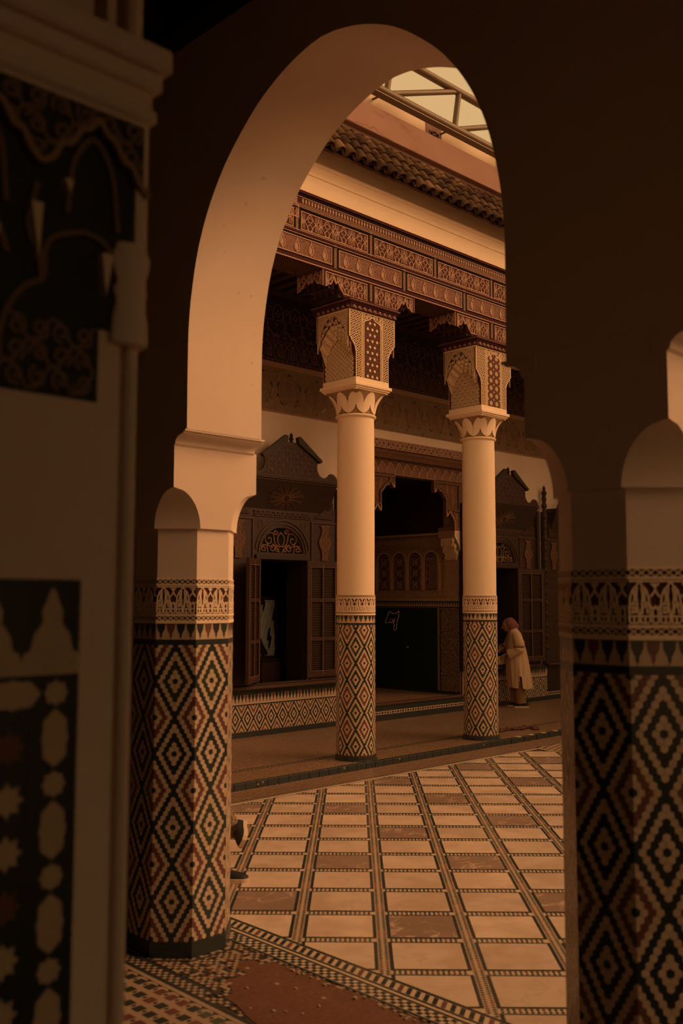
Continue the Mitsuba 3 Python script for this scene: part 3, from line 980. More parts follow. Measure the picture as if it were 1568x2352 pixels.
        for i in range(-10, 11):
            for j in range(0, 24):
                c = (i*pit + (pit/2 if j % 2 else 0), 4.21+j*pit*.866)
                hexes.append(np.array([(c[0]+pit*.36*math.cos(k*PI/3+PI/6), c[1]+pit*.36*math.sin(k*PI/3+PI/6)) for k in range(7)]))
                for k in range(3):
                    a = PI/6+k*PI/3 + PI/6
                    hexes.append(np.array([(c[0]+pit*.33*math.cos(a), c[1]+pit*.33*math.sin(a)), (c[0]+pit*.66*math.cos(a), c[1]+pit*.66*math.sin(a))]))
        rel.append(xf(ribbons(clip_lines(hexes, side), .0068, .005, .020), F))
        sp = cheek.intersection(sbox(-.15, 4.78, .15, 4.93)).difference(fld.buffer(.008))
        rel.append(xf(ribbons(clip_lines([l*[1, 1]+[-.15, 4.78] for l in scrolls(.30, .15, .05, 3)], sp), .008, .004, .020), F))
        inner = fld.buffer(-.008)
        fine = []
        if variant == 0:
            p = .046
            for j in range(18):
                for i in range(-4, 5):
                    c = (i*p+(p/2 if j % 2 else 0), 4.222+j*.0385)
                    for k in range(3):
                        a = k*PI/3
                        fine.append(np.array([(c[0]-.022*math.cos(a), c[1]-.022*math.sin(a)), (c[0]+.022*math.cos(a), c[1]+.022*math.sin(a))]))
            add('field_lattice', xf(ribbons(clip_lines(fine, inner), .0032, .0018, .020), F), 'relief_dim', False, None, 'stuff')
            discs = []
            for j in range(10):
                for i in range(-2, 3):
                    c = Point(i*.074+(.037 if j % 2 else 0), 4.235+j*.0665)
                    g = c.buffer(.0165, 4)
                    if inner.contains(g): discs.append(ext(g, .006, .020))
            rel.append(xf(cat(*discs), F))
        else:
            for k in range(-30, 30): fine.append(np.array([(-.2, 4.5+k*.021), (.2, 4.5+k*.021+.3)]))
            add('field_lattice', xf(ribbons(clip_lines(fine, inner), .0045, .0015, .020), F), 'relief_dim', False, None, 'stuff')
            rosette = []
            for j in range(7):
                for i in (-1, 1):
                    c = (i*.058, 4.25+j*.097)
                    rosette += [np.array([(c[0]+.026*math.cos(k*PI/3+PI/6), c[1]+.026*math.sin(k*PI/3+PI/6)) for k in range(7)]), np.array([(c[0]+.011*math.cos(k*PI/3), c[1]+.011*math.sin(k*PI/3)) for k in range(7)])]
                    for dx, dy in ((.058, .048), (-.058, .048)):
                        rosette.append(np.array([(c[0]+dx+.006*math.cos(k*PI/2), c[1]+dy+.008*math.sin(k*PI/2)) for k in range(5)]))
            rel.append(xf(ribbons(clip_lines(rosette, inner), .007, .005, .020), F))
        add('cheek_tracery', cat(*rel), 'stucco_pale', False, None, 'stuff')
    for s in (-1, 1):
        # side face: s = -1 faces -x
        F = fr((s*.255, 0, 0), (0, s, 0), (0, 0, 1))
        arch_h = lambda x: 4.56 + .245*(1-(abs(x)/.236)**1.9)
        low = Polygon([(-.225, 4.21), (.225, 4.21)] + [(x, arch_h(x)-.135-.02*abs(x)/.2) for x in np.linspace(.225, -.225, 14)])
        L = []
        if variant == 0:
            p = .062
            for j in range(22):
                for i in range(-5, 6):
                    c = (i*p+(p/2 if j % 2 else 0), 4.195+j*.026)
                    L.append(arc(c[0], c[1], p*.48, p*.50, 0.12, PI-.12, 8)); L.append(arc(c[0], c[1]+.004, p*.20, p*.27, 0, PI, 6))
        else:
            p = .086
            for j in range(14):
                for i in range(-4, 5):
                    c = (i*p+(p/2 if j % 2 else 0), 4.21+j*.043)
                    for q in (-1, 1):
                        L.append(curve([(c[0], c[1]-.030), (c[0]+q*.016, c[1]-.008), (c[0]+q*.034, c[1]+.006), (c[0]+q*.036, c[1]+.026), (c[0]+q*.020, c[1]+.030), (c[0]+q*.016, c[1]+.014)], 3))
                    L.append(arc(c[0], c[1]+.014, .012, .016, 0, 2*PI, 9))
        add('side_tracery', xf(ribbons(clip_lines(L, low), .0092, .007, 0), F), 'stucco_pale', False, None, 'stuff')
        # upper plate with a lobed arch
        lob = [(-.236, 4.56)]
        xs = np.linspace(-.218, .218, 8)
        for k in range(7):
            x0, x1 = xs[k], xs[k+1]; xm = (x0+x1)/2
            lob += [(x0, arch_h(x0)-.002), (x0+.010, arch_h(x0)+.014), (xm-.010, arch_h(xm)+.020), (xm, arch_h(xm)+.036), (xm+.010, arch_h(xm)+.020), (x1-.010, arch_h(x1)+.014)]
        lob += [(xs[7], arch_h(xs[7])-.002), (.236, 4.56)]
        plate = Polygon([(-.245, 4.51), (-.245, 4.942), (.245, 4.942), (.245, 4.51)] + lob[::-1]).buffer(0)
        G = fr((s*.336, 0, 0), (0, s, 0), (0, 0, 1))
        add('side_plate', xf(ext(plate, .024, 0), G), 'stucco_ground')
        L = []
        for i in range(26):
            for j in range(23):
                c = (-.25+i*.02+(0.01 if j % 2 else 0), 4.52+j*.019)
                L.append(np.array([(c[0]-.0075, c[1]), (c[0], c[1]+.0085), (c[0]+.0075, c[1]), (c[0], c[1]-.0085), (c[0]-.0075, c[1])]))
        fan = Polygon(np.vstack([arc(0, 4.58, .222, .325, 0, PI, 24)]))
        net = plate.difference(fan).buffer(-.004)
        rel = [ribbons(clip_lines(L, net), .0045, .004, .024)]
        rel.append(ribbons(clip_lines([l + [-.24, 4.56] for l in scrolls(.48, .36, .056, 5)], plate.intersection(fan).buffer(-.010)), .0075, .004, .024))
        rel.append(ribbons([arc(0, 4.58, .222, .325, .12, PI-.12, 24), np.array(lob)+[0, .006], np.array([(-.240, 4.52), (-.240, 4.936), (.240, 4.936), (.240, 4.52)])], .010, .006, .024))
        add('plate_tracery', cat(*[xf(r, G) for r in rel]), 'stucco_pale', False, None, 'stuff')
        # stalactites: tiers of little hanging cells under the lobes
        cells = []
        for tier, (dep, dz, cnt, rr) in enumerate(((.322, 0, 8, .036), (.300, -.050, 7, .034), (.280, -.095, 6, .030))):
            hw_ = .205 - tier*.012
            for k in range(cnt):
                x = -hw_ + 2*hw_*(k/(cnt-1))
                z = arch_h(min(.225, abs(x)*1.03)) - .022 + dz
                b = lathe([(.0, -.050), (rr*.35, -.048), (rr*.42, -.038), (rr*.95, -.028), (rr, -.008), (rr*.72, .018), (rr*.34, .034), (rr*.30, .048), (0, .058)], 8)
                cells.append((np.asarray(b[0]) + [s*dep, s*x, z], b[1]))
        add('stalactite_cell', cat(*cells), 'stucco_pale', 25, None, 'stuff')
        xs_ = np.linspace(-.236, .236, 22)
        vo = [(x, arch_h(x)+.03, .085) for x in xs_]; vi = [(x*.96, arch_h(x)-.135-.02*abs(x)/.2, .001) for x in xs_]
        vv = np.array(vo+vi); ff = np.array([q for k in range(21) for q in ([k, 22+k, 22+k+1], [k, 22+k+1, k+1])])
        add('stalactite_bed', xf((vv, ff), F), 'stucco_pale')
    add('block_top', cbox(-.366, .366, -.262, .262, 4.925, 4.945, .002), 'stucco_pale')
    add('wood_frieze', cbox(-.372, .372, -.285, .285, 4.943, 4.995, .004), 'wood_purple')
    wl = []
    for s in (-1, 1):
        Fy = fr((0, s*.285, 0), (-s, 0, 0), (0, 0, 1)); Fx = fr((s*.372, 0, 0), (0, s, 0), (0, 0, 1))
        for F, hw in ((Fy, .36), (Fx, .275)):
            L = []
            k = int(hw*2/.075)
            for q in range(k):
                x = -hw + (q+.5)*2*hw/k
                L.append(np.array([(x, 4.978), (x+.009, 4.968), (x, 4.958), (x-.009, 4.968), (x, 4.978)]))
                for o in (.016, .024, .032): L.append(np.array([(x+o-.012, 4.988), (x+o+.010, 4.950)]))
            wl.append(xf(ribbons(L, .0038, .003, 0), F))
    add('frieze_carving', cat(*wl), 'relief', False, None, 'stuff')
    add('wood_cornice', cat(cbox(-.385, .385, -.297, .297, 4.993, 5.014, .004), cbox(-.402, .402, -.315, .315, 5.012, 5.036, .006), cbox(-.392, .392, -.305, .305, 5.034, 5.056, .004)), 'wood_purple')
    add('cornice_line', cat(*[cbox(-.4035, .4035, -.3165, -.31, z, z+.005, .001) for z in (5.029,)] + [cbox(-.4035, -.398, -.3165, .3165, 5.029, 5.034, .001)]), 'relief')
    return parts_of(B)


CY = 7.63
COLX = (7.655, 9.87)
cp0, cp1 = column_parts(0), column_parts(1)
for i, (x, lab) in enumerate(((7.655, 'left of two round white columns on diamond tile, its capital set with pale discs'), (9.87, 'right of two round white columns on diamond tile, little rosettes on its capital'))):
    t = thing('gallery_column', lab, 'column', 'columns of the far gallery', kind='thing')
    place(t, (cp0, cp1)[i], mv(x, CY, 0))

# ================================================================== CARVED BEAM OVER THE COLUMNS
BY = 7.40
beam = thing('carved_beam', 'carved and painted wooden beam resting on the column capitals under the white wall', 'beam', kind='thing')
BX0, BX1 = 4.2, 16.6
part(beam, 'beam_core', box(BX0, BX1, BY, 7.78, 5.305, 6.06), 'wood_purple')
part(beam, 'beam_underside', box(BX0, BX1, BY+.012, 7.775, 5.297, 5.306), 'soffit_lattice')
FB_ = FY(BY)
PER = 1.1075
gaps13 = [7.655 + PER*k for k in range(-3, 9)]
gaps2 = [7.655 + PER*(k+.5) for k in range(-4, 9)]


def tracery_a(w, h, n):
    """Interlaced pointed arches with little pentagons and stems."""
    L = []
    for k in range(n):
        x = (k+.5)*w/n; a = w/n
        L += [curve([(x-.5*a, 0), (x-.48*a, .32*h), (x-.22*a, .62*h), (x-.10*a, .86*h), (x+.05*a, h)], 3), curve([(x+.5*a, 0), (x+.48*a, .32*h), (x+.22*a, .62*h), (x+.10*a, .86*h), (x-.05*a, h)], 3)]
        L += [curve([(x-.5*a, h), (x-.46*a, .66*h), (x-.24*a, .40*h), (x-.13*a, .16*h), (x-.11*a, 0)], 3), curve([(x+.5*a, h), (x+.46*a, .66*h), (x+.24*a, .40*h), (x+.13*a, .16*h), (x+.11*a, 0)], 3)]
        L.append(np.array([(x-.10*a, .52*h), (x-.13*a, .68*h), (x, .82*h), (x+.13*a, .68*h), (x+.10*a, .52*h), (x-.10*a, .52*h)]))
        L.append(curve([(x, .44*h), (x-.13*a, .24*h), (x-.07*a, .06*h), (x, .02*h), (x+.07*a, .06*h), (x+.13*a, .24*h), (x, .44*h)], 3))
        for o in (-.40, -.32, .32, .40): L.append(np.array([(x+o*a, .10*h), (x+o*a, .92*h)]))
        L.append(np.array([(x-.5*a-.02*a, .46*h), (x-.5*a+.04*a, .56*h), (x-.5*a+.09*a, .46*h), (x-.5*a+.04*a, .36*h), (x-.5*a-.02*a, .46*h)]))
    return [np.clip(l, [0, 0], [w, h]) for l in L]


def frame_line(w, h, o=0.0): return np.array([(o, o), (w-o, o), (w-o, h-o), (o, h-o), (o, o)])


def panel_a(par, x0, x1, z0, z1, n):
    w, h = x1-x0, z1-z0
    p = part(par, 'panel', xf(box(0, w, 0, h, 0, .006), FY(BY, x0, z0)), 'panel_ground')
    part(p, 'tracery', xf(cat(ribbons(tracery_a(w, h, n), .0085, .006, .006), ribbons([frame_line(w, h)], .011, .010, .004)), FY(BY, x0, z0)), 'relief', kind='stuff')


def panel_b(par, x0, x1, z0, z1, n=5):
    w, h = x1-x0, z1-z0
    p = part(par, 'panel', xf(box(0, w, 0, h, 0, .006), FY(BY, x0, z0)), 'carved_light')
    part(p, 'panel_frame', xf(ribbons([frame_line(w, h)], .011, .010, .004), FY(BY, x0, z0)), 'relief')
    for k in range(n):
        x = (k+.5)*w/n
        L = [curve([(x, .80*h), (x-.022, .60*h), (x-.033, .40*h), (x-.024, .24*h), (x, .14*h), (x+.024, .24*h), (x+.033, .40*h), (x+.022, .60*h), (x, .80*h)], 3), np.array([(x, .78*h), (x, .93*h)]), np.array([(x, .14*h), (x, .06*h)])]
        inner = Polygon(curve([(x, .68*h), (x-.016, .52*h), (x-.02, .38*h), (x-.013, .28*h), (x, .22*h), (x+.013, .28*h), (x+.02, .38*h), (x+.016, .52*h), (x, .68*h)], 2))
        part(p, 'drop_ornament', xf(cat(ribbons(L, .011, .008, .006), ext(inner, .003, .006)), FY(BY, x0, z0)), 'relief')


for k in range(len(gaps13)-1):
    a, b = gaps13[k], gaps13[k+1]
    if b < 6.0 or a > 12: continue
    panel_a(beam, a+.058, b-.058, 5.643, 5.835, 4)
for k in range(len(gaps2)-1):
    a, b = gaps2[k], gaps2[k+1]
    if b < 6.0 or a > 12: continue
    panel_b(beam, a+.058, b-.058, 5.367, 5.551)
bars = [xf(cat(ribbons([np.array([(g-.010, 5.62), (g-.010, 5.90)]), np.array([(g+.010, 5.62), (g+.010, 5.90)]), np.array([(g-.014, 5.62), (g+.014, 5.62)])], .008, .012)), FB_) for g in gaps13]
bars += [xf(cat(ribbons([np.array([(g-.010, 5.345), (g-.010, 5.625)]), np.array([(g+.010, 5.345), (g+.010, 5.625)]), np.array([(g-.014, 5.345), (g+.014, 5.345)])], .008, .012)), FB_) for g in gaps2]
part(beam, 'hanging_bar', cat(*bars), 'relief', kind='stuff')
hl = lambda z, w, h: xf(ribbons([np.array([(BX0, z), (BX1, z)])], w, h), FB_)
part(beam, 'moulding_line', cat(hl(5.305, .012, .018), hl(5.585, .009, .012), hl(5.626, .009, .014), hl(5.882, .008, .010), hl(5.898, .008, .012), hl(5.915, .006, .010), hl(5.992, .007, .010)), 'relief')
part(beam, 'moulding_rail', cat(xf(box(BX0, BX1, 6.028, 6.058, 0, .028), FB_), xf(box(BX0, BX1, 5.318, 5.342, 0, .016), FB_), xf(box(BX0, BX1, 5.596, 5.618, 0, .014), FB_)), 'wood_purple')
rp = []
for z in (6.012, 5.865, 5.572):
    rp.append(rope((6.0, BY-.006, z), (12.2, BY-.006, z), .012, .034))
for g in [q for q in gaps13 if 6 < q < 12]:
    for s in (-1, 1): rp.append(rope((g+s*.036, BY-.004, 5.625), (g+s*.036, BY-.004, 5.862), .010, .034))
for g in [q for q in gaps2 if 6 < q < 12]:
    for s in (-1, 1): rp.append(rope((g+s*.036, BY-.004, 5.345), (g+s*.036, BY-.004, 5.572), .010, .034))
part(beam, 'rope_moulding', cat(*rp), 'wood_dark', kind='stuff')
# top band: a lattice of crossing waves with diamonds
L = []
for k in range(int((12.2-6.60)/.044)):
    x = 6.62+k*.044
    L += [np.array([(x, 5.925), (x+.022, 5.982)]), np.array([(x+.022, 5.925), (x, 5.982)]), np.array([(x+.011-.012, 5.9535), (x+.011, 5.963), (x+.011+.012, 5.9535), (x+.011, 5.944), (x+.011-.012, 5.9535)])]
part(beam, 'lattice_band', xf(cat(ribbons(L, .008, .008)), FB_), 'relief', kind='stuff')
# the stepped end of that band, left
st = [np.array([(6.20, 5.76), (6.565, 5.76), (6.565, 5.90)]), np.array([(6.20, 5.835), (6.46, 5.835), (6.46, 6.02)])]
L2 = []
for k in range(12): L2 += [np.array([(6.20+k*.03, 5.765), (6.23+k*.03, 5.83)]), np.array([(6.23+k*.03, 5.765), (6.20+k*.03, 5.83)])]
for k in range(6): L2 += [np.array([(6.47, 5.84+k*.025), (6.555, 5.865+k*.025)]), np.array([(6.555, 5.84+k*.025), (6.47, 5.865+k*.025)])]
part(beam, 'stepped_border', xf(cat(ribbons(st, .012, .014), ribbons(L2, .009, .008)), FB_), 'relief')

# brackets: lower beam ends with lobed notches over dark stalactite work
for i, cx in enumerate(COLX):
    t = thing('beam_bracket', ('carved wooden bracket over the left column with lobed notches', 'carved wooden bracket over the right column with lobed notches')[i], 'bracket', 'brackets on the column capitals', kind='thing')
    nt = [(.735, 5.13), (.700, 5.115), (.665, 5.135), (.640, 5.16), (.622, 5.15), (.600, 5.175), (.575, 5.24), (.555, 5.195), (.540, 5.175), (.515, 5.20), (.490, 5.165), (.470, 5.13), (.440, 5.105), (.400, 5.055)]
    prof = [(.735, 5.297)] + nt
    poly = Polygon([(x, z) for x, z in prof] + [(-x, z) for x, z in prof[::-1]])
    M = fr((cx, BY, 0), (1, 0, 0), (0, 0, 1))
    part(t, 'body', xf(ext(poly, .03, -.03), M), 'stucco_ground')
    part(t, 'body_core', box(cx-.47, cx+.47, BY+.03, BY+.38, 5.054, 5.297), 'wood_dark')
    sidep = []
    for s in (-1, 1):
        F = fr((cx+s*.70, BY+.20, 0), (0, s, 0), (0, 0, 1))
        ed = [(-.20, 5.297), (-.20, 5.125), (-.165, 5.14), (-.14, 5.165), (-.12, 5.15), (-.06, 5.235), (-.03, 5.18), (0, 5.20), (.03, 5.18), (.06, 5.235), (.12, 5.15), (.14, 5.165), (.165, 5.14), (.20, 5.125), (.20, 5.297)]
        part(t, 'end_panel', xf(ext(Polygon(ed), .03, 0), F), 'stucco_ground')
        pl = Polygon(ed).buffer(-.008)
        sidep.append(xf(ribbons(clip_lines([l+[-.2, 5.12] for l in tracery_a(.40, .175, 2)], pl), .008, .006, .03), F))
        sidep.append(xf(ribbons([np.array(ed)], .010, .008, .027), F))
        cells = []
        for a in range(5):
            for b in range(4):
                x = .66 - a*.055; y = BY+.05+b*.09+(.045 if a % 2 else 0)
                c = lathe([(0, -.055), (.010, -.050), (.022, -.03), (.034, .012), (.034, .05), (0, .055)], 7)
                cells.append((np.asarray(c[0]) + [cx+s*x, y, 5.235-a*.032], c[1]))
        part(t, 'stalactite_cell', cat(*cells), 'wood_purple', 25, kind='stuff')
        part(t, 'notch_block', cat(box(cx+s*.44, cx+s*.69, BY+.06, BY+.38, 5.215, 5.297), box(cx+s*.40, cx+s*.60, BY+.05, BY+.38, 5.13, 5.23)), 'wood_dark')
        edg = []
        for a in range(4):
            for b in range(4):
                x = .66-a*.055; y = BY+.05+b*.09
                edg.append(arc(0, 0, .03, .028, 0, PI, 6))
    for s in (-1, 1):
        a, b = (cx-.69, cx-.065) if s < 0 else (cx+.065, cx+.69)
        pl = affinity.translate(poly, cx, 0).intersection(sbox(a, 5.083, b, 5.274))
        L = clip_lines([l + [a, 5.083] for l in tracery_a(b-a, .19, 3)], pl.buffer(-.006))
        bd = [np.array(g.exterior.coords) for g in getattr(pl, 'geoms', [pl]) if g.geom_type == 'Polygon']
        part(t, 'panel_tracery', xf(cat(ribbons(L, .0085, .006, 0), ribbons(bd, .011, .010, 0)), FB_), 'relief', kind='stuff')
    part(t, 'side_tracery', cat(*sidep), 'relief', kind='stuff')
    g = cx
    part(t, 'hanging_bar', xf(ribbons([np.array([(g-.010, 5.10), (g-.010, 5.29)]), np.array([(g+.010, 5.10), (g+.010, 5.29)]), np.array([(g-.014, 5.10), (g+.014, 5.10)])], .008, .012), FB_), 'relief')
    part(t, 'rope_moulding', cat(*[rope((g+s*.036, BY-.004, 5.10), (g+s*.036, BY-.004, 5.29), .010, .034) for s in (-1, 1)]), 'wood_dark')

# ================================================================== UPPER WALL, EAVE, PARAPET, TRUSS
up = struct('wall_upper', box(BX0, 17, BY, 7.9, 6.055, 6.95), 'plaster_light', label='cream wall above the carved beam')
mp = [(0, 6.20), (.004, 6.262), (.016, 6.266), (.012, 6.285), (.016, 6.33), (.034, 6.365), (.050, 6.372), (.050, 6.386), (.056, 6.39), (.056, 6.404), (.03, 6.41), (0, 6.415)]
part(up, 'cornice', tm(xf(ext(Polygon(mp), 12.6), fr((4.2, BY, 0), (0, -1, 0), (0, 0, 1), (1, 0, 0)))), 'plaster_light', smooth=35)
pink = struct('wall_parapet', cat(box(BX0, 17, 7.40, 7.9, 6.7, 7.03)), 'plaster_pink', label='pink stained plaster parapet above the tiles')
part(pink, 'ledge', cbox(BX0, 17, 7.326, 7.9, 7.027, 7.347, .006), 'plaster_pink')
ck = curve([(7.17, 7.035), (7.23, 7.042), (7.29, 7.035), (7.37, 7.053), (7.45, 7.057), (7.51, 7.077), (7.57, 7.054), (7.63, 7.087), (7.67, 7.079), (7.71, 7.057), (7.80, 7.043), (7.93, 7.032)], 4)
part(pink, 'crack', xf(ribbons([ck], .004, .0006, 0), FY(7.326)), 'stucco_ground')
sw = struct('wall_strip', box(BX0, 17, 7.50, 7.9, 7.2, 7.70), 'plaster_light', label='cream wall strip under the roof truss')
v = part(sw, 'vent', box(8.79, 8.95, 7.485, 7.51, 7.445, 7.520), 'black_void', label='small dark vent with a cross')
part(v, 'vent_bar', xf(ribbons([np.array([(8.79, 7.445), (8.95, 7.520)]), np.array([(8.79, 7.520), (8.95, 7.445)]), frame_line(.16, .075) + [8.79, 7.445]], .008, .008), FY(7.485)), 'relief')
part(sw, 'vent_reveal', box(8.73, 9.02, 7.49, 7.51, 7.42, 7.60), 'plaster_pink')

# clay tiles of the eave
eave = struct('roof_eave', xf(ext(Polygon([(7.115, 6.450), (7.405, 6.935), (7.45, 6.935), (7.45, 6.90), (7.42, 6.88), (7.150, 6.445)]), 17-BX0), fr((BX0, 0, 0), (0, 1, 0), (0, 0, 1))), 'roof_clay', label='narrow eave of curved clay tiles along the cream wall')
d = np.array([0, .300, .504]); SLL = np.linalg.norm(d); d /= SLL          # up the slope
nrm = np.array([0, -d[2], d[1]])


def barrel(R0, R1, L, th=.010, seg=8, a0=0.0, a1=PI):
    """Half-barrel tile along +y, hollow downwards, wider at its lower end."""
    a = np.linspace(a0, a1, seg+1)
    V = []
    for y, R in ((0, R0), (L, R1)):
        for rr in (R, R-th): V.append(np.c_[rr*np.cos(a), np.full(seg+1, y), rr*np.sin(a)])
    V = np.vstack(V); n = seg+1; F = []
    o0, i0, o1, i1 = 0, n, 2*n, 3*n
    for k in range(seg):
        F += [[o0+k, o1+k, o1+k+1], [o0+k, o1+k+1, o0+k+1], [i0+k, i0+k+1, i1+k+1], [i0+k, i1+k+1, i1+k], [o0+k, o0+k+1, i0+k+1], [o0+k, i0+k+1, i0+k], [o1+k, i1+k+1, o1+k+1], [o1+k, i1+k, i1+k+1]]
    return V, np.array(F)


cover = [mikit.ply(tm(barrel(.074+.002*i, .060, .225, .013)), 'roof_clay', smooth=40) for i in (-1, 0, 1)]
pan = mikit.ply(tm(barrel(.068, .060, .235, a0=PI+.15, a1=2*PI-.15)), 'roof_clay', smooth=40)
tipm = mikit.ply(tm(barrel(.066, .010, .17)), 'roof_clay', smooth=40)
PIT = .160
for i in range(30):
    x = 6.55 + i*PIT
    for r in range(4):
        j = rng.normal(0, 1, 4)
        s = -.02 + r*.152 + .005*j[0]
        o = np.array([x+.003*j[1], 7.100, 6.459]) + d*s + nrm*.022
        tilt = .06
        dd = d*math.cos(tilt) + nrm*math.sin(-tilt); nn = nrm*math.cos(tilt) + d*math.sin(tilt)
        u = np.array([1, 0, 0]); ya = .02*j[2]
        uu = u*math.cos(ya) + dd*math.sin(ya); d2 = dd*math.cos(ya) - u*math.sin(ya)
        M = fr(o, uu, d2, nn)
        part(eave, 'clay_tile', (cover[int(rng.integers(3))] if r < 3 else tipm) if r < 4 else tipm, None, at=M)
    for r in range(2):
        s = -.01 + r*.20
        o = np.array([x+PIT/2, 7.104, 6.461]) + d*s + nrm*.066
        part(eave, 'pan_tile', pan, None, at=fr(o, (1, 0, 0), d, nrm))

truss = thing('roof_truss', 'brown steel tube truss along the top of the cream wall', 'truss', kind='thing')
TY = 7.28
part(truss, 'bottom_chord', tube([(4.2, TY, 7.535), (17, TY, 7.535)], .050, 12), 'steel_brown', 40)
part(truss, 'top_chord', tube([(4.2, TY, 8.035), (17, TY, 8.035)], .048, 12), 'steel_brown', 40)
part(truss, 'base_plate', cbox(4.2, 17, TY-.03, TY+.07, 7.478, 7.495, .003), 'steel_brown')
k = 0
for x in np.arange(7.80-1.215*2, 16.5, 1.215):
    part(truss, 'post', tube([(x, TY, 7.535), (x+.09, TY, 8.035)], .036, 10), 'steel_brown', 40)
    part(truss, 'diagonal', tube([(x+.03, TY, 7.535), (x+1.28, TY, 8.035)], .034, 10), 'steel_brown', 40)
    part(truss, 'bracket_plate', cbox(x-.015, x+.015, TY+.03, 7.50, 7.535, 7.55, .003), 'steel_brown')
struct('roof_gallery', box(BX0, 17, 7.42, 12.6, 6.5, 6.6), 'wood_dark')

# ================================================================== FAR WALL OF THE GALLERY
WY = 9.6
OPEN = [(8.243-.394, 8.243+.394), (12.93-.394, 12.93+.394), (15.16-.394, 15.16+.394)]
wp = sbox(4.0, .05, 17, 6.5)
for a, b in OPEN: wp = wp.difference(sbox(a, .69, b, 2.29))
XC = 10.844
wp = wp.difference(sbox(XC-1.08, .05, XC+1.08, 3.62))
FW = FY(WY)
wall_far = struct('wall_far', xf(ext(wp, .30, -.30), FW), 'plaster', label='cream wall of the far gallery with carved bands')
struct('wall_rooms', cat(box(4, XC-1.30, 12.5, 12.6, 0, 6.5), box(XC-1.35, XC-1.30, 9.9, 12.6, 0, 6.5), box(XC+1.30, XC+1.35, 9.9, 12.6, 0, 6.5), box(XC+1.30, 17, 12.5, 12.6, 0, 6.5), box(4, 4.05, 7.4, 12.6, 0, 6.5)), 'wood_dark')
on = lambda m, z=0: xf(m, FW)
band = lambda x0, x1, z0, z1, h: xf(box(x0, x1, z0, z1, 0, h), FW)
BA, BB = 5.6, 16.4

# stucco band with medallions
mb = part(wall_far, 'stucco_band', band(BA, BB, 4.225, 4.80, .012), 'stucco')
part(wall_far, 'band_border', cat(band(BA, BB, 4.80, 4.872, .02), band(BA, BB, 4.212, 4.226, .022)), 'relief')
ring_m = mikit.ply(xf(cat(ribbons([arc(0, 0, .188, .188, 0, 2*PI, 25), arc(0, 0, .150, .150, 0, 2*PI, 21), arc(0, 0, .024, .024, 0, 2*PI, 9)], .006, .004, .012), ribbons([np.array([(.03*math.cos(k*PI/8), .03*math.sin(k*PI/8)), (.145*math.cos(k*PI/8+.2), .145*math.sin(k*PI/8+.2))]) for k in range(16)], .004, .003, .012)), fr((0, 0, 0), (1, 0, 0), (0, 0, 1))), 'relief_dim')
lv = Polygon(curve([(-.036, -.006), (-.02, .008), (.012, .011), (.034, .004), (.038, -.008), (.012, -.004), (-.014, -.011), (-.036, -.006)], 3)).buffer(0)
lms = []
for k in range(10):
    a = (k+.5)*2*PI/10
    lms.append(xf(ext(lv, .006, .011), fr((.212*math.cos(a)*.96, .212*math.sin(a), 0), (-math.sin(a)*(1 if k % 2 else -1), math.cos(a)*(1 if k % 2 else -1), 0), (math.cos(a), math.sin(a), 0))))
leaf_m = mikit.ply(xf(cat(*lms), fr((0, 0, 0), (1, 0, 0), (0, 0, 1))), 'tile_black')
for k in range(-4, 16):
    x = 8.37 + .4967*k
    p = part(wall_far, 'medallion', ring_m, None, at=mv(x, WY, 4.512))
    part(p, 'leaf_ring', leaf_m, None, at=mv(x, WY, 4.512), label='dark leaf shapes round the medallion')

# three bands of carved dark wood, each leaning a little further out
def wood_band(z0, z1, out, lines, name):
    p = part(wall_far, name, band(BA, BB, z0, z1, out), 'wood_dark')
    part(p, 'carving', xf(ribbons(lines, .008, .005, out), FW), 'relief_dim', kind='stuff')


L1, L2_, L3 = [], [], []
for k in range(28):
    x = 6.0 + .30*k
    h = 5.43
    L1 += [np.vstack([[(x-.075, 5.42)], arc(x, 5.53, .075, .085, PI, 0, 9), [(x+.075, 5.42)]]), np.vstack([[(x+.095, 5.42)], arc(x+.15, 5.50, .055, .07, PI, 0, 7), [(x+.205, 5.42)]])]
    for dx, dz in ((0, .09), (-.03, .05), (.03, .05), (0, .02), (.15, .07)):
        L1.append(np.array([(x+dx-.011, 5.44+dz), (x+dx, 5.452+dz), (x+dx+.011, 5.44+dz), (x+dx, 5.428+dz), (x+dx-.011, 5.44+dz)]))
    L2_ += [curve([(x-.15, 5.40), (x-.13, 5.30), (x-.07, 5.24), (x-.04, 5.20), (x, 5.25), (x+.04, 5.20), (x+.07, 5.24), (x+.13, 5.30), (x+.15, 5.40)], 3), arc(x+.15, 5.27, .018, .022, 0, 2*PI, 7), curve([(x-.05, 5.17), (x, 5.22), (x+.05, 5.17)], 3), np.array([(x-.03, 5.38), (x, 5.33), (x+.03, 5.38)]), np.array([(x+.12, 5.17), (x+.15, 5.22), (x+.18, 5.17)])]
for k in range(84):
    x = 6.0 + .1005*k
    if k % 2: L3 += [curve([(x, 4.91), (x-.030, 4.96), (x-.034, 5.03), (x, 5.10), (x+.034, 5.03), (x+.030, 4.96), (x, 4.91)], 3)]
    else: L3 += [np.array([(x-.035, 4.93), (x-.035, 5.07), (x, 5.12), (x+.035, 5.07), (x+.035, 4.93)]), arc(x, 4.965, .024, .026, 0, 2*PI, 7), np.array([(x, 5.0), (x-.014, 5.04), (x, 5.08), (x+.014, 5.04), (x, 5.0)])]
    L3.append(np.array([(x-.05, 5.14), (x, 5.10), (x+.05, 5.14)]))
wood_band(4.905, 5.140, .030, L3, 'carved_band')
wood_band(5.160, 5.395, .060, L2_, 'carved_band')
wood_band(5.415, 5.640, .090, L1, 'carved_band')
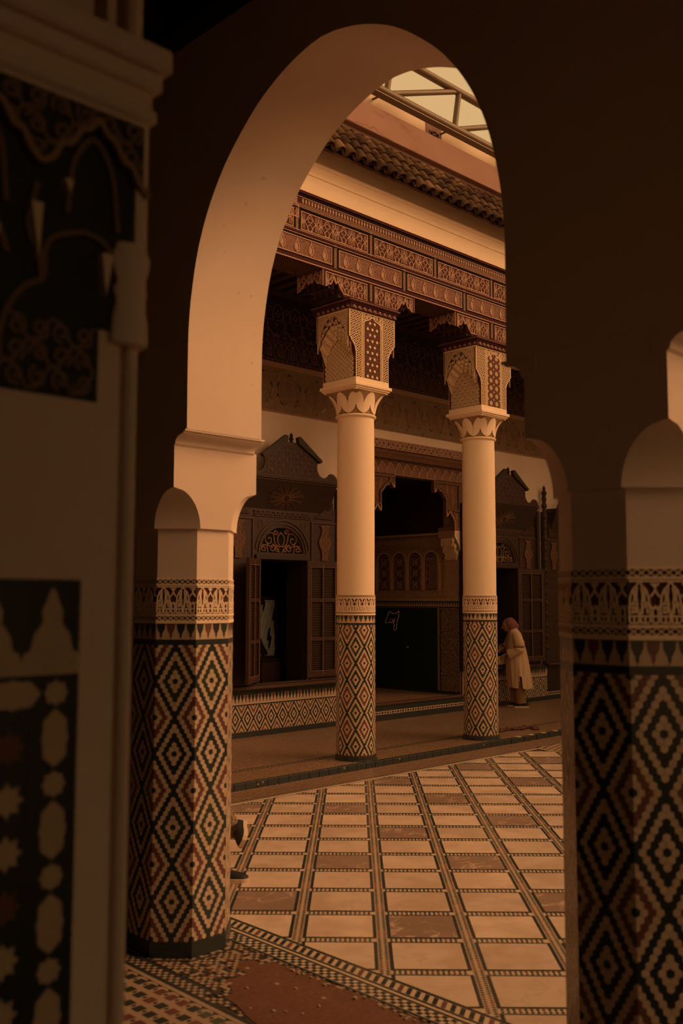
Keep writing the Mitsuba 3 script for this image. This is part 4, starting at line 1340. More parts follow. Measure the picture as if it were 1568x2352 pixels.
part(wall_far, 'band_moulding', cat(band(BA, BB, 4.872, 4.905, .035), band(BA, BB, 5.14, 5.162, .05), band(BA, BB, 5.395, 5.416, .08), band(BA, BB, 5.64, 5.70, .13)), 'wood_dark')
tl = []
for k in range(100): tl.append(np.array([(6+.085*k, 4.88), (6.02+.085*k, 4.897), (6.04+.085*k, 4.88), (6+.085*k, 4.88)]))
part(wall_far, 'band_line', cat(xf(ribbons(tl, .005, .004, .035), FW), *[xf(ribbons([np.array([(BA, z), (BB, z)])], .006, .004, o), FW) for z, o in ((5.150, .05), (5.406, .08), (4.9, .035))]), 'relief_dim', kind='stuff')
part(wall_far, 'ceiling_moulding', cat(band(BA, BB, 5.70, 5.80, .11)), 'wood_light')
gc = struct('ceiling_gallery', box(4.05, 16.9, 7.78, 9.62, 5.965, 6.02), 'wood_dark', label='dark joisted ceiling of the far gallery')
jm = mikit.ply(xf(cbox(-.045, .045, 7.78, 9.60, 5.80, 5.97, .012), np.eye(4)), 'soffit_lattice')
for k in range(52):
    x = 6.0 + .2074*k - .03
    part(gc, 'joist', jm, None, at=mv(x, 0, 0))
part(gc, 'wall_plate', cbox(4.05, 16.9, 9.50, 9.6, 5.79, 5.97, .01), 'soffit_lattice')

# dado: hexagon zellij, drops and a black tile row
def dado(x0, x1, parent):
    W, Z = .0239, .0194
    part(parent, 'dado_base', cat(band(x0, x1, .05, .15, .014)), 'tile_black')
    part(parent, 'dado_bed', band(x0, x1, .15, .48, .010), 'grout')
    by = {}
    hm = prism_poly(hexgon(W/math.sqrt(3), .97), .003, -.0002)
    hm = (hm[0]*[1, Z/(W/math.sqrt(3)*1.5), 1], hm[1])
    for r in range(-8, 9):
        for i in range(int((x1-x0)/W)+2):
            x = x0 + W*i + (W/2 if r % 2 else 0)
            gi = round((x-7.72)/W*2)
            if x < x0+W/2 or x > x1-W/2: continue
            k = hexcolor(((gi+8) % 16)-8, r)
            c = {'black': 'black', 'cream': 'cream', 'ring0': 'black', 'ring1': 'red'}[k]
            by.setdefault(c, []).append(fr((x, WY-.010, .310+r*Z), (1, 0, 0), (0, 0, 1)))
    for c, Ms in by.items(): part(parent, 'dado_hexagon', inst(hm, Ms), 'tile_'+c, kind='stuff')
    part(parent, 'dado_line', band(x0, x1, .470, .484, .015), 'tile_black')
    part(parent, 'dado_drop_bed', band(x0, x1, .484, .610, .011), 'tile_cream')
    dr_ = {}
    dm = ext(DROP*[.056, .108], .002, .011)
    for i in range(int((x1-x0)/.0557)):
        x = x0+.03+i*.0557
        c = 'tile_red' if i % 4 == 0 else 'tile_black'
        dr_.setdefault(c, []).append((dm[0]+[x, .502, 0], dm[1]))
    for c, ms in dr_.items(): part(parent, 'dado_drop', xf(cat(*ms), FW), c, kind='stuff')
    n = int((x1-x0)/.155)
    for i in range(n):
        a = x0 + (x1-x0)*i/n
        part(parent, 'dado_tile', xf(cbox(a+.0015, a+(x1-x0)/n-.0015, .612, .686, 0, .016+.002*rng.random(), .003), FW), 'tile_black')


dado(7.22, 9.46, wall_far)
dado(12.24, 14.24, wall_far)
part(wall_far, 'outlet', xf(cat(ribbons([frame_line(.055, .055)+[8.41, .19]], .008, .012, .01)), FW), 'tile_cream')

# ------------------------------------------------------------------ wooden portals
def slat_mesh(w): return xf(cbox(-w/2, w/2, -.010, .004, -.0016, .0016, .001), fr((0, 0, 0), (1, 0, 0), (0, .75, .66)))


SLAT = mikit.ply(slat_mesh(.185), 'wood_light')


def shutter(parent, hinge, ang, sgn, w=.55):
    """A louvred leaf: hinge (x, y), sgn = direction in x in which it lies flat on the wall, ang = how far it stands off the wall."""
    u = np.array([sgn*math.cos(ang), -math.sin(ang), 0]); v = np.array([0, 0, 1.0])
    M = fr((hinge[0], hinge[1], 0), u, v)
    if M[1, 2] > 0: M[:3, 2] *= -1
    h0, h1 = .765, 2.285
    b = [(0, .055), (w/2-.014, w/2+.014), (w-.055, w)]
    fr_ = [box(a, c, h0, h1, -.018, .018) for a, c in b]
    zr = [(h0, h0+.075), (1.235, 1.285), (1.745, 1.795), (h1-.075, h1)]
    fr_ += [box(0, w, a, c, -.0175, .0175) for a, c in zr]
    s = part(parent, 'shutter', xf(cat(*fr_), M), 'wood')
    part(s, 'shutter_back', xf(box(.05, w-.05, h0+.07, h1-.07, -.014, -.010), M), 'wood_dark')
    car = [l + [.004, h0+.004] for l in scrolls(w-.008, .062, .034, 4)] + [l + [.004, h1-.068] for l in scrolls(w-.008, .062, .034, 5)] + [l + [.004, h0+.07] for l in scrolls(.046, 1.38, .040, 6)] + [l + [w-.05, h0+.07] for l in scrolls(.046, 1.38, .040, 7)] + [l + [.05, 1.238] for l in scrolls(w-.1, .045, .034, 8)] + [l + [.05, 1.748] for l in scrolls(w-.1, .045, .034, 9)]
    part(s, 'carving', xf(ribbons(car, .006, .003, .0175), M), 'wood_light', kind='stuff')
    part(s, 'bead_line', xf(ribbons([np.array([(w/2, h0+.03), (w/2, h1-.03)]), frame_line(w-.12, h1-h0-.16)+[.06, h0+.08]], .007, .006, .017), M), 'gilt')
    for a, c in ((.060, w/2-.018), (w/2+.018, w-.060)):
        for z0, z1 in ((h0+.085, 1.225), (1.295, 1.735), (1.805, h1-.085)):
            n = 13
            for k in range(n):
                z = z0 + (k+.5)*(z1-z0)/n
                part(s, 'slat', SLAT, None, at=M @ fr(((a+c)/2, z, .003), (1, 0, 0), (0, 0, 1), (0, 1, 0)) @ fr((0, 0, 0), (1, 0, 0), (0, 1, 0)))


def portal(cx, label, left, right):
    t = thing('wooden_portal', label, 'doorway', 'carved wooden portals on the far wall', kind='thing')
    F = FY(WY, cx)
    # surround with the opening cut out
    sur = sbox(-1.0, .69, 1.0, 3.0).difference(sbox(-.394, .69, .394, 2.29))
    half_ = Polygon(np.vstack([arc(0, 2.376, .364, .330, 0, PI, 20)]))
    part(t, 'surround', xf(ext(sur.difference(half_), .05, 0), F), 'wood')
    part(t, 'sill', xf(cbox(-1.02, 1.02, .672, .712, 0, .13, .006), F), 'wood_light')
    part(t, 'threshold', xf(cbox(-.60, .98, .712, .735, 0, .09, .005), F), 'wood')
    part(t, 'door_frame', xf(cat(box(-.44, -.394, .72, 2.30, 0, .075), box(.394, .44, .72, 2.30, 0, .075), box(-.46, .46, 2.29, 2.345, 0, .085)), F), 'wood_dark')
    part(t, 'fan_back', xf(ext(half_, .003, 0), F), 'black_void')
    part(t, 'door_lining', cat(box(cx-.394, cx-.386, WY-.01, WY+.31, .70, 2.29), box(cx+.386, cx+.394, WY-.01, WY+.31, .70, 2.29), box(cx-.394, cx+.394, WY-.01, WY+.31, 2.282, 2.29), box(cx-.394, cx+.394, WY-.01, WY+.31, .688, .70)), 'wood_dark')
    fan = [arc(0, 2.376, .364, .330, 0, PI, 24), np.array([(-.375, 2.368), (.375, 2.368)])]
    fan += [curve([(0, 2.64), (-.055, 2.58), (-.045, 2.50), (0, 2.46), (.045, 2.50), (.055, 2.58), (0, 2.64)], 4)]
    for s in (-1, 1):
        fan += [spiral(s*.20, 2.545, .082, PI/2 if s > 0 else PI/2, s*-1.2, 14), spiral(s*.145, 2.435, .055, PI/2, s*1.2, 12), spiral(s*.06, 2.42, .042, PI/2, s*-1.2, 12), spiral(s*.285, 2.43, .05, PI/2, s*-1.2, 12), spiral(s*.09, 2.645, .04, 0, s*1.1, 10)]
        fan += [curve([(s*.02, 2.45), (s*.10, 2.50), (s*.13, 2.62), (s*.20, 2.63)], 4), curve([(s*.35, 2.40), (s*.30, 2.46), (s*.24, 2.47), (s*.22, 2.38)], 4), curve([(s*.02, 2.38), (s*.10, 2.47), (s*.20, 2.46), (s*.25, 2.52)], 4)]
    part(t, 'fanlight', xf(ribbons(fan, .013, .016, .003), F), 'gilt', label='carved fanlight of gilded scrolls')
    part(t, 'fan_moulding', xf(ribbons([arc(0, 2.376, .405, .372, 0, PI, 24), arc(0, 2.376, .455, .42, 0.1, PI-.1, 24)], .012, .014, .05), F), 'wood_light')
    for s in (-1, 1):
        part(t, 'corner_carving', xf(ribbons([l*[s, 1] + [s*.30, 2.68] for l in scrolls(.12, .11, .05, 11)], .008, .006, .05), F), 'wood_light')
        part(t, 'panel_frame', xf(ribbons([np.array([(s*.50, .74), (s*.50, 2.80), (s*.96, 2.80), (s*.96, .74), (s*.50, .74)])], .018, .016, .05), F), 'wood_light')
        vz = curve([(.052, 2.30), (.045, 2.36), (.058, 2.43), (.098, 2.51), (.100, 2.56), (.062, 2.64), (.048, 2.70), (.062, 2.745), (.085, 2.765)], 4)
        vp = np.vstack([vz, (vz*[-1, 1])[::-1]]) + [s*.735, 0]
        p = part(t, 'vase_ornament', xf(ext(Polygon(vp).buffer(0), .014, .05), F), 'wood_light', label='flat carved vase shape')
        part(p, 'carving', xf(cat(ribbons([np.vstack([vp, vp[:1]])], .008, .006, .064), ribbons(clip_lines([l + [s*.735-.1, 2.30] for l in scrolls(.2, .46, .046, 13)], Polygon(vp).buffer(-.006)), .006, .004, .064)), F), 'gilt', kind='stuff')
        tri_ = Polygon([(.56, 2.86), (.88, 2.86), (.88, 3.08)])
        tri_ = affinity.scale(tri_, s, 1, origin=(0, 0))
        p = part(t, 'corner_panel', xf(ext(tri_, .012, .05), F), 'wood')
        tc = np.array(tri_.exterior.coords)
        part(p, 'carving', xf(cat(ribbons([tc], .010, .008, .062), ribbons(clip_lines([l + [min(.56*s, .88*s), 2.86] for l in scrolls(.32, .22, .055, 14)], tri_.buffer(-.012)), .007, .005, .062)), F), 'wood_light', kind='stuff')
        part(t, 'post', xf(cbox(s*1.0-.035, s*1.0+.035, .69, 3.28, 0, .10, .008), F), 'wood_dark')
    g = [l + [-.48, 2.842] for l in scrolls(.96, .055, .042, 15)]
    part(t, 'cresting', xf(cat(ribbons(g, .009, .012, .052), ribbons([np.array([(-.49, 2.838), (.49, 2.838)]), np.array([(-.49, 2.902), (.49, 2.902)])], .010, .016, .05)), F), 'wood_light', label='pierced cresting over the door')
    # hood: coving, cornice, pediment standing 0.2 m out
    HYo = .205
    cov = Polygon([(.05, 2.93), (.075, 3.0), (.12, 3.12), (.165, 3.22), (.19, 3.28), (0, 3.28), (0, 2.93)])
    part(t, 'coving', xf(ext(cov, 1.66, 0), fr((cx-.83, WY, 0), (0, -1, 0), (0, 0, 1), (1, 0, 0))), 'wood_dark')
    A, Bv = np.array([0, WY-.062, 2.965]), np.array([0, WY-.178, 3.255])
    vd = (Bv-A); vd /= np.linalg.norm(vd)
    SM = fr((cx, WY-.120-.004, 3.085), (1, 0, 0), vd)
    for k in range(40):
        a = (k+.5)*2*PI/40
        e = (.043*math.cos(a), .030*math.sin(a)); o = (.285*math.cos(a), .150*math.sin(a))
        part(t, 'ray', xf(ribbons([np.array([e, o])], .0042, .006, 0), SM), 'gilt' if k % 3 else 'wood_light')
    part(t, 'sun_boss', xf(ext(Point(0, 0).buffer(.036, 6), .016, 0), SM), 'wood_dark')
    cor = Polygon([(0, 3.275), (.19, 3.275), (.20, 3.288), (.20, 3.302), (.215, 3.315), (.215, 3.342), (0, 3.342)])
    part(t, 'cornice', tm(xf(ext(cor, 1.70, 0), fr((cx-.85, WY, 0), (0, -1, 0), (0, 0, 1), (1, 0, 0)))), 'wood')
    part(t, 'dentil', cat(*[xf(box(x, x+.012, 3.286, 3.300, .198, .208), F) for x in np.arange(-.82, .82, .030)]), 'wood_light', kind='stuff')
    PF = fr((cx, WY-HYo, 0), (1, 0, 0), (0, 0, 1))
    right_ = [(0, 3.80), (.055, 3.80), (.10, 3.795), (.485, 3.585)] + [tuple(p) for p in curve([(.485, 3.585), (.452, 3.56), (.445, 3.50), (.475, 3.425), (.53, 3.385), (.60, 3.385), (.655, 3.415), (.685, 3.445), (.735, 3.445), (.79, 3.41), (.83, 3.345)], 4)[1:]] + [(.83, 3.335), (0, 3.335)]
    ped = Polygon(right_ + [(-x, z) for x, z in right_[::-1]]).buffer(0)
    part(t, 'pediment', xf(ext(ped, .03, -.012), PF), 'wood')
    inn = ped.buffer(-.035)
    part(t, 'pediment_carving', xf(cat(ribbons(clip_lines([l + [-.5, 3.36] for l in scrolls(1.0, .46, .062, 17)], inn.intersection(sbox(-.46, 3.36, .46, 3.8))), .009, .006, .018), ribbons([np.array(g_.exterior.coords) for g_ in getattr(inn, 'geoms', [inn])], .008, .006, .018)), PF), 'wood_light', kind='stuff')
    for s in (-1, 1):
        dv = np.array([.39*s, -.215]); dv = dv/np.linalg.norm(dv)
        rk = Polygon([(s*.085, 3.870), (s*.12, 3.885), (s*.515, 3.600), (s*.485, 3.570), (s*.095, 3.79)])
        part(t, 'raking_cornice', xf(ext(rk, .06, -.01), PF), 'wood_dark')
    fin = lathe([(0, 3.80), (.03, 3.80), (.022, 3.82), (.034, 3.845), (.018, 3.87), (.026, 3.89), (.010, 3.915), (0, 3.93)], 12)
    part(t, 'finial', xf(fin, mv(cx, WY-HYo, 0)), 'wood_dark', 30)
    if left is not None: shutter(t, (cx-.40, WY-.075), left, -1)
    if right is not None: shutter(t, (cx+.40, WY-.075), right, 1)
    # the dark room behind the opening
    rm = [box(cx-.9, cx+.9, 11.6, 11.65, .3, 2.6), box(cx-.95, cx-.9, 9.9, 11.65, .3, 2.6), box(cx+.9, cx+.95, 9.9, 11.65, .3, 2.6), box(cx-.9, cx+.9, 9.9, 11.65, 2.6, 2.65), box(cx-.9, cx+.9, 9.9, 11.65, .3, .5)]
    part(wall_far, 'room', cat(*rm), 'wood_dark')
    return t


portal(8.243, 'carved wooden portal with open louvred shutters, seen left of the left column', .62, .03)
portal(12.93, 'carved wooden portal behind the stooping woman, right of the right column', None, .30)
p3 = portal(15.16, 'carved wooden portal with a turned spindle post, beside the dark right-hand pillar', None, None)
sp = lathe([(.0, .7), (.05, .7), (.05, .9)] + [q for k in range(14) for q in ((.030, .92+k*.185), (.048, .96+k*.185), (.048, .99+k*.185), (.030, 1.03+k*.185), (.036, 1.07+k*.185))] + [(.045, 3.50), (.03, 3.55), (.05, 3.60), (.02, 3.66), (.03, 3.68), (.0, 3.74)], 12)
part(p3, 'spindle_post', xf(sp, mv(14.13, 9.52, 0)), 'wood', 30)
part(wall_far, 'dado_base', cat(band(14.24, 16.6, .05, .158, .014)), 'tile_black')
part(wall_far, 'dado_strip', band(14.24, 16.6, .158, .215, .010), 'tile_cream')
zz_ = [Polygon([(x-.026, .186), (x, .162), (x+.026, .186), (x, .211)]) for x in np.arange(14.28, 16.5, .058)]
part(wall_far, 'dado_rhomb', xf(flat(zz_, .010, .013), FW), 'tile_black', kind='stuff')
part(wall_far, 'dado_back', band(14.24, 16.6, .215, .69, .012), 'wood_dark')

# what stands in the left portal's room
mir = thing('leaning_mirror', 'tall mirror under bluish plastic sheet standing in the dark doorway', 'mirror')
prin('plastic_sheet', (.46, .56, .58), .35, .5)
MF = fr((8.40, 10.35, 0), (1, 0, 0), (0, 0, 1))
part(mir, 'board', xf(box(0, .42, .98, 1.80, -.03, -.004), MF), 'wood_dark')
part(mir, 'frame', xf(ribbons([frame_line(.42, .82)+[0, .98]], .035, .025, -.01), MF), 'wood')
gx, gz_ = np.meshgrid(np.linspace(.03, .39, 25), np.linspace(1.01, 1.77, 45))
fold = .006*np.sin(gx*40+gz_*9) + .008*np.sin((gx-gz_*.3)*23) + .004*np.sin(gx*90-gz_*31)
nx_ = 25
vv = np.c_[gx.ravel(), gz_.ravel(), fold.ravel()+.004]
ff = np.array([q for i in range(44) for j in range(24) for q in ([i*nx_+j, i*nx_+j+1, (i+1)*nx_+j+1], [i*nx_+j, (i+1)*nx_+j+1, (i+1)*nx_+j])])
part(mir, 'plastic_cover', tm(xf((vv, ff), MF)), 'plastic_sheet', True)
dk = Polygon(curve([(.04, 1.03), (.05, 1.30), (.045, 1.52), (.07, 1.60), (.11, 1.61), (.135, 1.55), (.12, 1.45), (.10, 1.36), (.13, 1.27), (.19, 1.15), (.26, 1.03), (.04, 1.03)], 4)).buffer(0)
part(mir, 'dark_patch', xf(ext(dk, .004, .018), MF), 'wood_dark')
bx = thing('low_chest', 'low brown wooden chest under the mirror in the dark doorway', 'chest')
part(bx, 'body', xf(cbox(8.42, 8.74, .50, .95, -.05, .20, .01), fr((0, 10.35, 0), (1, 0, 0), (0, 0, 1))), 'wood_light')
part(bx, 'lid', xf(cbox(8.40, 8.76, .95, .975, -.06, .215, .006), fr((0, 10.35, 0), (1, 0, 0), (0, 0, 1))), 'wood')

# ------------------------------------------------------------------ central doorway
cd = thing('arched_doorway', 'tall carved wooden doorway with a stepped lobed arch between the two columns', 'doorway', kind='thing')
hw = [(0, 3.582), (.438, 3.582), (.440, 3.395), (.47, 3.40), (.505, 3.44), (.530, 3.497), (.55, 3.45), (.57, 3.425), (.60, 3.43), (.65, 3.39), (.70, 3.33), (.722, 3.31), (.722, 3.045), (.745, 3.045), (.785, 3.08), (.815, 3.122), (.84, 3.07), (.88, 3.03), (.915, 2.97), (.918, 2.84), (1.08, 2.84), (1.08, .05)]
opening = Polygon([(XC+x, z) for x, z in hw] + [(XC-x, z) for x, z in hw[::-1]]).buffer(0)
FAC = (XC-1.39, XC+1.39)
fac = sbox(FAC[0], .05, FAC[1], 3.955).difference(opening)
part(cd, 'wood_front', xf(ext(fac.intersection(sbox(0, 2.84, 20, 4)), .06, -.03), FW), 'carved')
opl = np.array(opening.intersection(sbox(0, 2.86, 20, 4)).exterior.coords)
part(cd, 'arch_edge', xf(ribbons(clip_lines([np.array(opening.buffer(.012).exterior.coords)], sbox(0, 2.86, 20, 4)), .016, .012, .03), FW), 'relief')
lin = []
for k in range(-8, 9):                       # scalloped arches over the opening
    x = XC + .178*k; 
    if not FAC[0]+.08 < x < FAC[1]-.08: continue
    lin.append(curve([(x-.089, 3.605), (x-.080, 3.66), (x-.045, 3.715), (x, 3.760), (x+.045, 3.715), (x+.080, 3.66), (x+.089, 3.605)], 3))
for k in range(8):
    for s in (-1, 1):
        z = 2.90+.178*k - .02
        if z > 3.5: continue
        x = XC + s*1.25
        lin.append(curve([(x-s*.06, z-.08), (x-s*.01, z-.07), (x+s*.05, z), (x-s*.01, z+.07), (x-s*.06, z+.08)], 3))
part(cd, 'scallop_line', xf(ribbons(lin, .010, .010, .030), FW), 'relief', kind='stuff')
scal = []
for k in range(-8, 9):
    x = XC + .178*k
    if not FAC[0]+.08 < x < FAC[1]-.08: continue
    scal.append(ext(Polygon(np.vstack([curve([(x-.080, 3.602), (x-.072, 3.655), (x-.040, 3.70), (x, 3.745), (x+.040, 3.70), (x+.072, 3.655), (x+.080, 3.602)], 3)])), .004, .030))
part(cd, 'scallop', xf(cat(*scal), FW), 'carved_light', kind='stuff')
for s in (-1, 1):
    bxp = Polygon([(XC+s*.46, 3.56), (XC+s*1.02, 3.56), (XC+s*1.02, 3.15), (XC+s*.735, 3.15), (XC+s*.735, 3.32), (XC+s*.60, 3.45), (XC+s*.46, 3.50)]).difference(opening.buffer(.03))
    part(cd, 'spandrel_panel', xf(cat(*[ribbons([np.array(g.exterior.coords)], w, h, .03) for g in getattr(bxp, 'geoms', [bxp]) for w, h in ((.034, .016),)]), FW), 'wood')
    part(cd, 'spandrel_line', xf(cat(*[ribbons([np.array(g.buffer(o).exterior.coords)], .007, .02, .03) for g in getattr(bxp, 'geoms', [bxp]) for o in (.012, -.012)]), FW), 'relief_dim')
    part(cd, 'spandrel_carving', xf(ribbons(clip_lines([l + [min(XC+s*.46, XC+s*1.02), 3.15] for l in tracery_a(.56, .41, 4)], bxp.buffer(-.035)), .009, .007, .03), FW), 'relief_dim', kind='stuff')
    lw = sbox(min(XC+s*.73, XC+s*1.20), 2.87, max(XC+s*.73, XC+s*1.20), 3.12).difference(opening.buffer(.03))
    part(cd, 'spandrel_carving', xf(ribbons(clip_lines([l + [min(XC+s*.73, XC+s*1.20), 2.86] for l in tracery_a(.47, .26, 4)], lw), .009, .007, .03), FW), 'relief_dim', kind='stuff')
part(cd, 'rope_moulding', cat(*[rope((FAC[0]+.1, WY-.036, z), (FAC[1]-.1, WY-.036, z), .010, .034) for z in (3.785, 3.812)]), 'wood_light', kind='stuff')
part(cd, 'lattice_band', xf(ribbons([l + [XC, 3.832] for l in braid(2.6, .070, 64)], .006, .006, .030), FW), 'relief_dim', kind='stuff')
part(cd, 'band_line', xf(ribbons([np.array([(FAC[0], z), (FAC[1], z)]) for z in (3.770, 3.828, 3.905, 3.597)], .010, .014, .030), FW), 'relief_dim')
part(cd, 'shadow_rail', xf(box(FAC[0], FAC[1], 3.912, 3.95, 0, .020), FW), 'black_void')  # flat black strip painted in for the shadowed gap under the frieze
part(cd, 'stucco_frieze', xf(box(FAC[0]-.05, FAC[1]+.05, 3.955, 4.085, 0, .045), FW), 'stucco_ground')
fz = [l + [FAC[0]-.05, 3.972] for l in scrolls(2.88, .10, .050, 21)]
part(cd, 'frieze_carving', xf(cat(ribbons(fz, .012, .006, .045), ribbons([np.array([(FAC[0]-.05, z), (FAC[1]+.05, z)]) for z in (3.962, 4.078)], .014, .010, .045)), FW), 'relief', kind='stuff')
part(cd, 'plaster_top', xf(cbox(FAC[0]-.06, FAC[1]+.06, 4.085, 4.212, 0, .055, .006), FW), 'plaster')
for s in (-1, 1):
    # pilaster: carved corbel, lattice strip
    cb = [(1.085, 2.36), (1.075, 2.45), (1.03, 2.60), (.965, 2.70), (.918, 2.74), (.918, 2.842), (1.20, 2.842), (1.20, 2.36)]
    p = part(cd, 'corbel', xf(ext(Polygon([(XC+s*x, z) for x, z in cb]), .33, -.30), FW), 'grout')
    cbp = Polygon([(XC+s*x, z) for x, z in cb]).buffer(-.012)
    L = []
    for a in range(14):
        for b in range(20): L.append(arc(XC+s*(.92+.022*a+(.011 if b % 2 else 0)), 2.37+.025*b, .008, .009, 0, 2*PI, 7))
    part(p, 'tracery', xf(cat(ribbons(clip_lines(L, cbp), .005, .004, .03), ribbons([np.array(cbp.exterior.coords)], .010, .006, .03)), FW), 'plaster_light', kind='stuff')
    cells = []
    for a in range(6):
        for b in range(5):
            xx = .935 + .024*a + .004*b; zz2 = 2.70 - .052*a
            c = lathe([(0, -.05), (.008, -.046), (.022, -.028), (.030, .005), (.022, .03), (.010, .05), (0, .055)], 7)
            cells.append((np.asarray(c[0]) + [XC+s*xx, WY+.02+.055*b+(.027 if a % 2 else 0), zz2], c[1]))
    part(p, 'stalactite_cell', cat(*cells), 'stucco_pale', 25, kind='stuff')
    part(cd, 'pilaster', xf(box(XC+s*1.08, XC+s*1.20, .05, 2.36, -.02, .03), FW), 'stucco_ground')
    part(cd, 'pilaster_lattice', xf(cat(ribbons([l*[1, 1]+[XC+s*1.14, 0] for l in [np.c_[b_[:, 1]-.05, b_[:, 0]+1.20] for b_ in braid(2.2, .10, 26)]], .010, .006, .03), ribbons([np.array([(XC+s*x, .3), (XC+s*x, 2.84)]) for x in (1.088, 1.192)], .012, .010, .03)), FW), 'stucco_pale', kind='stuff')
    part(cd, 'capital_band', xf(box(XC+s*.918, XC+s*1.22, 2.842, 2.90, -.3, .034), FW), 'relief_dim')
# steps in front
part(cd, 'step', cat(band(XC-1.30, XC+1.30, .05, .168, .05), band(XC-1.30, XC+1.30, .215, .292, .05)), 'tile_black')
part(cd, 'step_strip', band(XC-1.30, XC+1.30, .168, .215, .049), 'tile_cream')
zz_ = [Polygon([(x-.024, .1915), (x, .170), (x+.024, .1915), (x, .213)]) for x in np.arange(XC-1.27, XC+1.28, .054)]
part(cd, 'step_rhomb', xf(cat(flat(zz_[::2], .049, .052)), FW), 'tile_black', kind='stuff')
part(cd, 'step_rhomb', xf(cat(flat(zz_[1::2], .049, .052)), FW), 'tile_red', kind='stuff')
part(cd, 'nosing', xf(cbox(XC-1.30, XC+1.30, .290, .325, -.05, .075, .008), FW), 'wood_light')
part(cd, 'passage_floor', box(XC-1.3, XC+1.3, 9.6, 12.6, .20, .31), 'gallery_mosaic')
XJ = 11.924
rv = struct('wall_reveal', box(XJ, XJ+.28, 9.61, 12.5, .05, 3.9), 'stucco', label='ornate side wall inside the central doorway')
struct('wall_reveal_left', box(2*XC-XJ-.28, 2*XC-XJ, 9.61, 12.5, .05, 3.9), 'stucco')
struct('ceiling_passage', box(XC-1.3, XC+1.3, 9.63, 12.6, 3.62, 3.70), 'wood_dark')
struct('wall_passage', box(XC-1.3, XC+1.3, 12.3, 12.5, .05, 3.7), 'wood_dark')
RX = FX(XJ)
rb = lambda y0, y1, z0, z1, h: xf(box(-y1, -y0, z0, z1, 0, h), RX)
YE = 12.2
part(rv, 'dark_panelling', rb(9.93, YE, 2.835, 3.62, .01), 'wood_dark')
part(rv, 'skirting', rb(9.61, YE, .31, .36, .012), 'tile_black')
part(rv, 'cornice', cat(rb(9.93, YE, 2.798, 2.834, .05), rb(9.93, YE, 2.770, 2.780, .02), rb(9.93, YE, 2.742, 2.752, .02), rb(9.93, YE, 2.640, 2.652, .025)), 'reveal_relief')
part(rv, 'frieze_carving', xf(ribbons([l + [-YE, 2.658] for l in scrolls(YE-9.93, .082, .042, 23)], .007, .005, 0), RX), 'reveal_relief', kind='stuff')
part(rv, 'carved_band', xf(cat(ribbons([l + [-YE, 1.805] for l in scrolls(YE-9.62, .10, .048, 24)], .008, .005, 0), ribbons([np.array([(-YE, z), (-9.61, z)]) for z in (1.797, 1.912, 1.922)], .008, .010, 0)), RX), 'reveal_relief', kind='stuff')
part(rv, 'ledge', rb(9.61, YE, 1.755, 1.793, .016), 'reveal_relief')
part(rv, 'drop_bed', rb(9.61, YE, 1.660, 1.755, .006), 'reveal_relief')
dm = ext(DROP*[.050, .075], .002, .006)
part(rv, 'drop_tile', xf(cat(*[(dm[0]+[-9.64-.0515*k, 1.678, 0], dm[1]) for k in range(49)]), RX), 'tile_black', kind='stuff')
part(rv, 'drop_line', rb(9.61, YE, 1.655, 1.667, .009), 'tile_black')
part(rv, 'zellij_panel', rb(9.645, 9.985, .36, 1.655, .006), 'star_zellij')
part(rv, 'panel_border', cat(rb(9.985, 10.01, .36, 1.655, .007), rb(9.615, 9.645, .36, 1.655, .007)), 'tile_black')
part(rv, 'border_stud', cat(*[rb(9.622, 9.638, z, z+.014, .009) for z in np.arange(.38, 1.64, .028)]), 'tile_cream', kind='stuff')
for k in range(6):
    yc = 10.176 + .3447*k
    ar = np.vstack([[(-.148, 1.925)], arc(0, 2.40, .148, .150, PI, 0, 16), [(.148, 1.925)]]) + [-yc, 0]
    n_ = part(rv, 'blind_niche', xf(ext(Polygon(ar), .004, 0), RX), 'stucco_ground')
    part(n_, 'niche_arch', xf(cat(ribbons([ar], .030, .020, .0), ribbons([np.vstack([[(-.168, 2.35)], arc(0, 2.40, .170, .18, PI, 0, 16), [(.168, 2.35)]]) + [-yc, 0]], .008, .012, .0)), RX), 'reveal_relief')
    inn = np.vstack([[(-.105, 1.955)], arc(0, 2.385, .105, .105, PI, 0, 14), [(.105, 1.955), (-.105, 1.955)]]) + [-yc, 0]
    L = [inn]
    for z in ((2.02, 2.20, 2.38) if k != 0 else ()):
        for r_, m_ in ((.030, 9), (.055, 11)): L.append(arc(-yc, z, r_, r_*1.1, 0, 2*PI, m_))
        L += [np.array([(-yc-.10, z-.09), (-yc+.10, z+.09)]), np.array([(-yc+.10, z-.09), (-yc-.10, z+.09)])]
    if k == 0:
        for j in range(9):
            for i in range(-1, 2):
                L.append(arc(-yc+i*.062+(.031 if j % 2 else 0), 1.99+j*.054, .021, .023, 0, 2*PI, 7))
    part(n_, 'niche_tracery', xf(ribbons(clip_lines(L, Polygon(inn).buffer(.004)), .0065, .005, .004), RX), 'reveal_relief', kind='stuff')
for k in range(7):
    yc = 10.004 + .3447*k
    part(rv, 'niche_post', rb(yc-.016, yc+.016, 1.925, 2.36, .028), 'reveal_relief')
L = []
for j in range(16):
    for i in range(9):
        c = (-9.64-i*.034-(.017 if j % 2 else 0), 1.94+j*.029)
        L.append(np.array([(c[0]+.013*math.cos(q*PI/3), c[1]+.013*math.sin(q*PI/3)) for q in range(7)]))
part(rv, 'lattice_panel', xf(ribbons([l for l in L if l[:, 0].min() > -9.93], .0055, .005, 0), RX), 'reveal_relief', kind='stuff')
diffuse('green_board', (.017, .032, .022))
gd = thing('green_door', 'plain dark green door leaf standing open against the doorway side wall', 'door', kind='thing')
part(gd, 'leaf', rb(10.03, 11.42, .36, 1.645, .035), 'green_board')
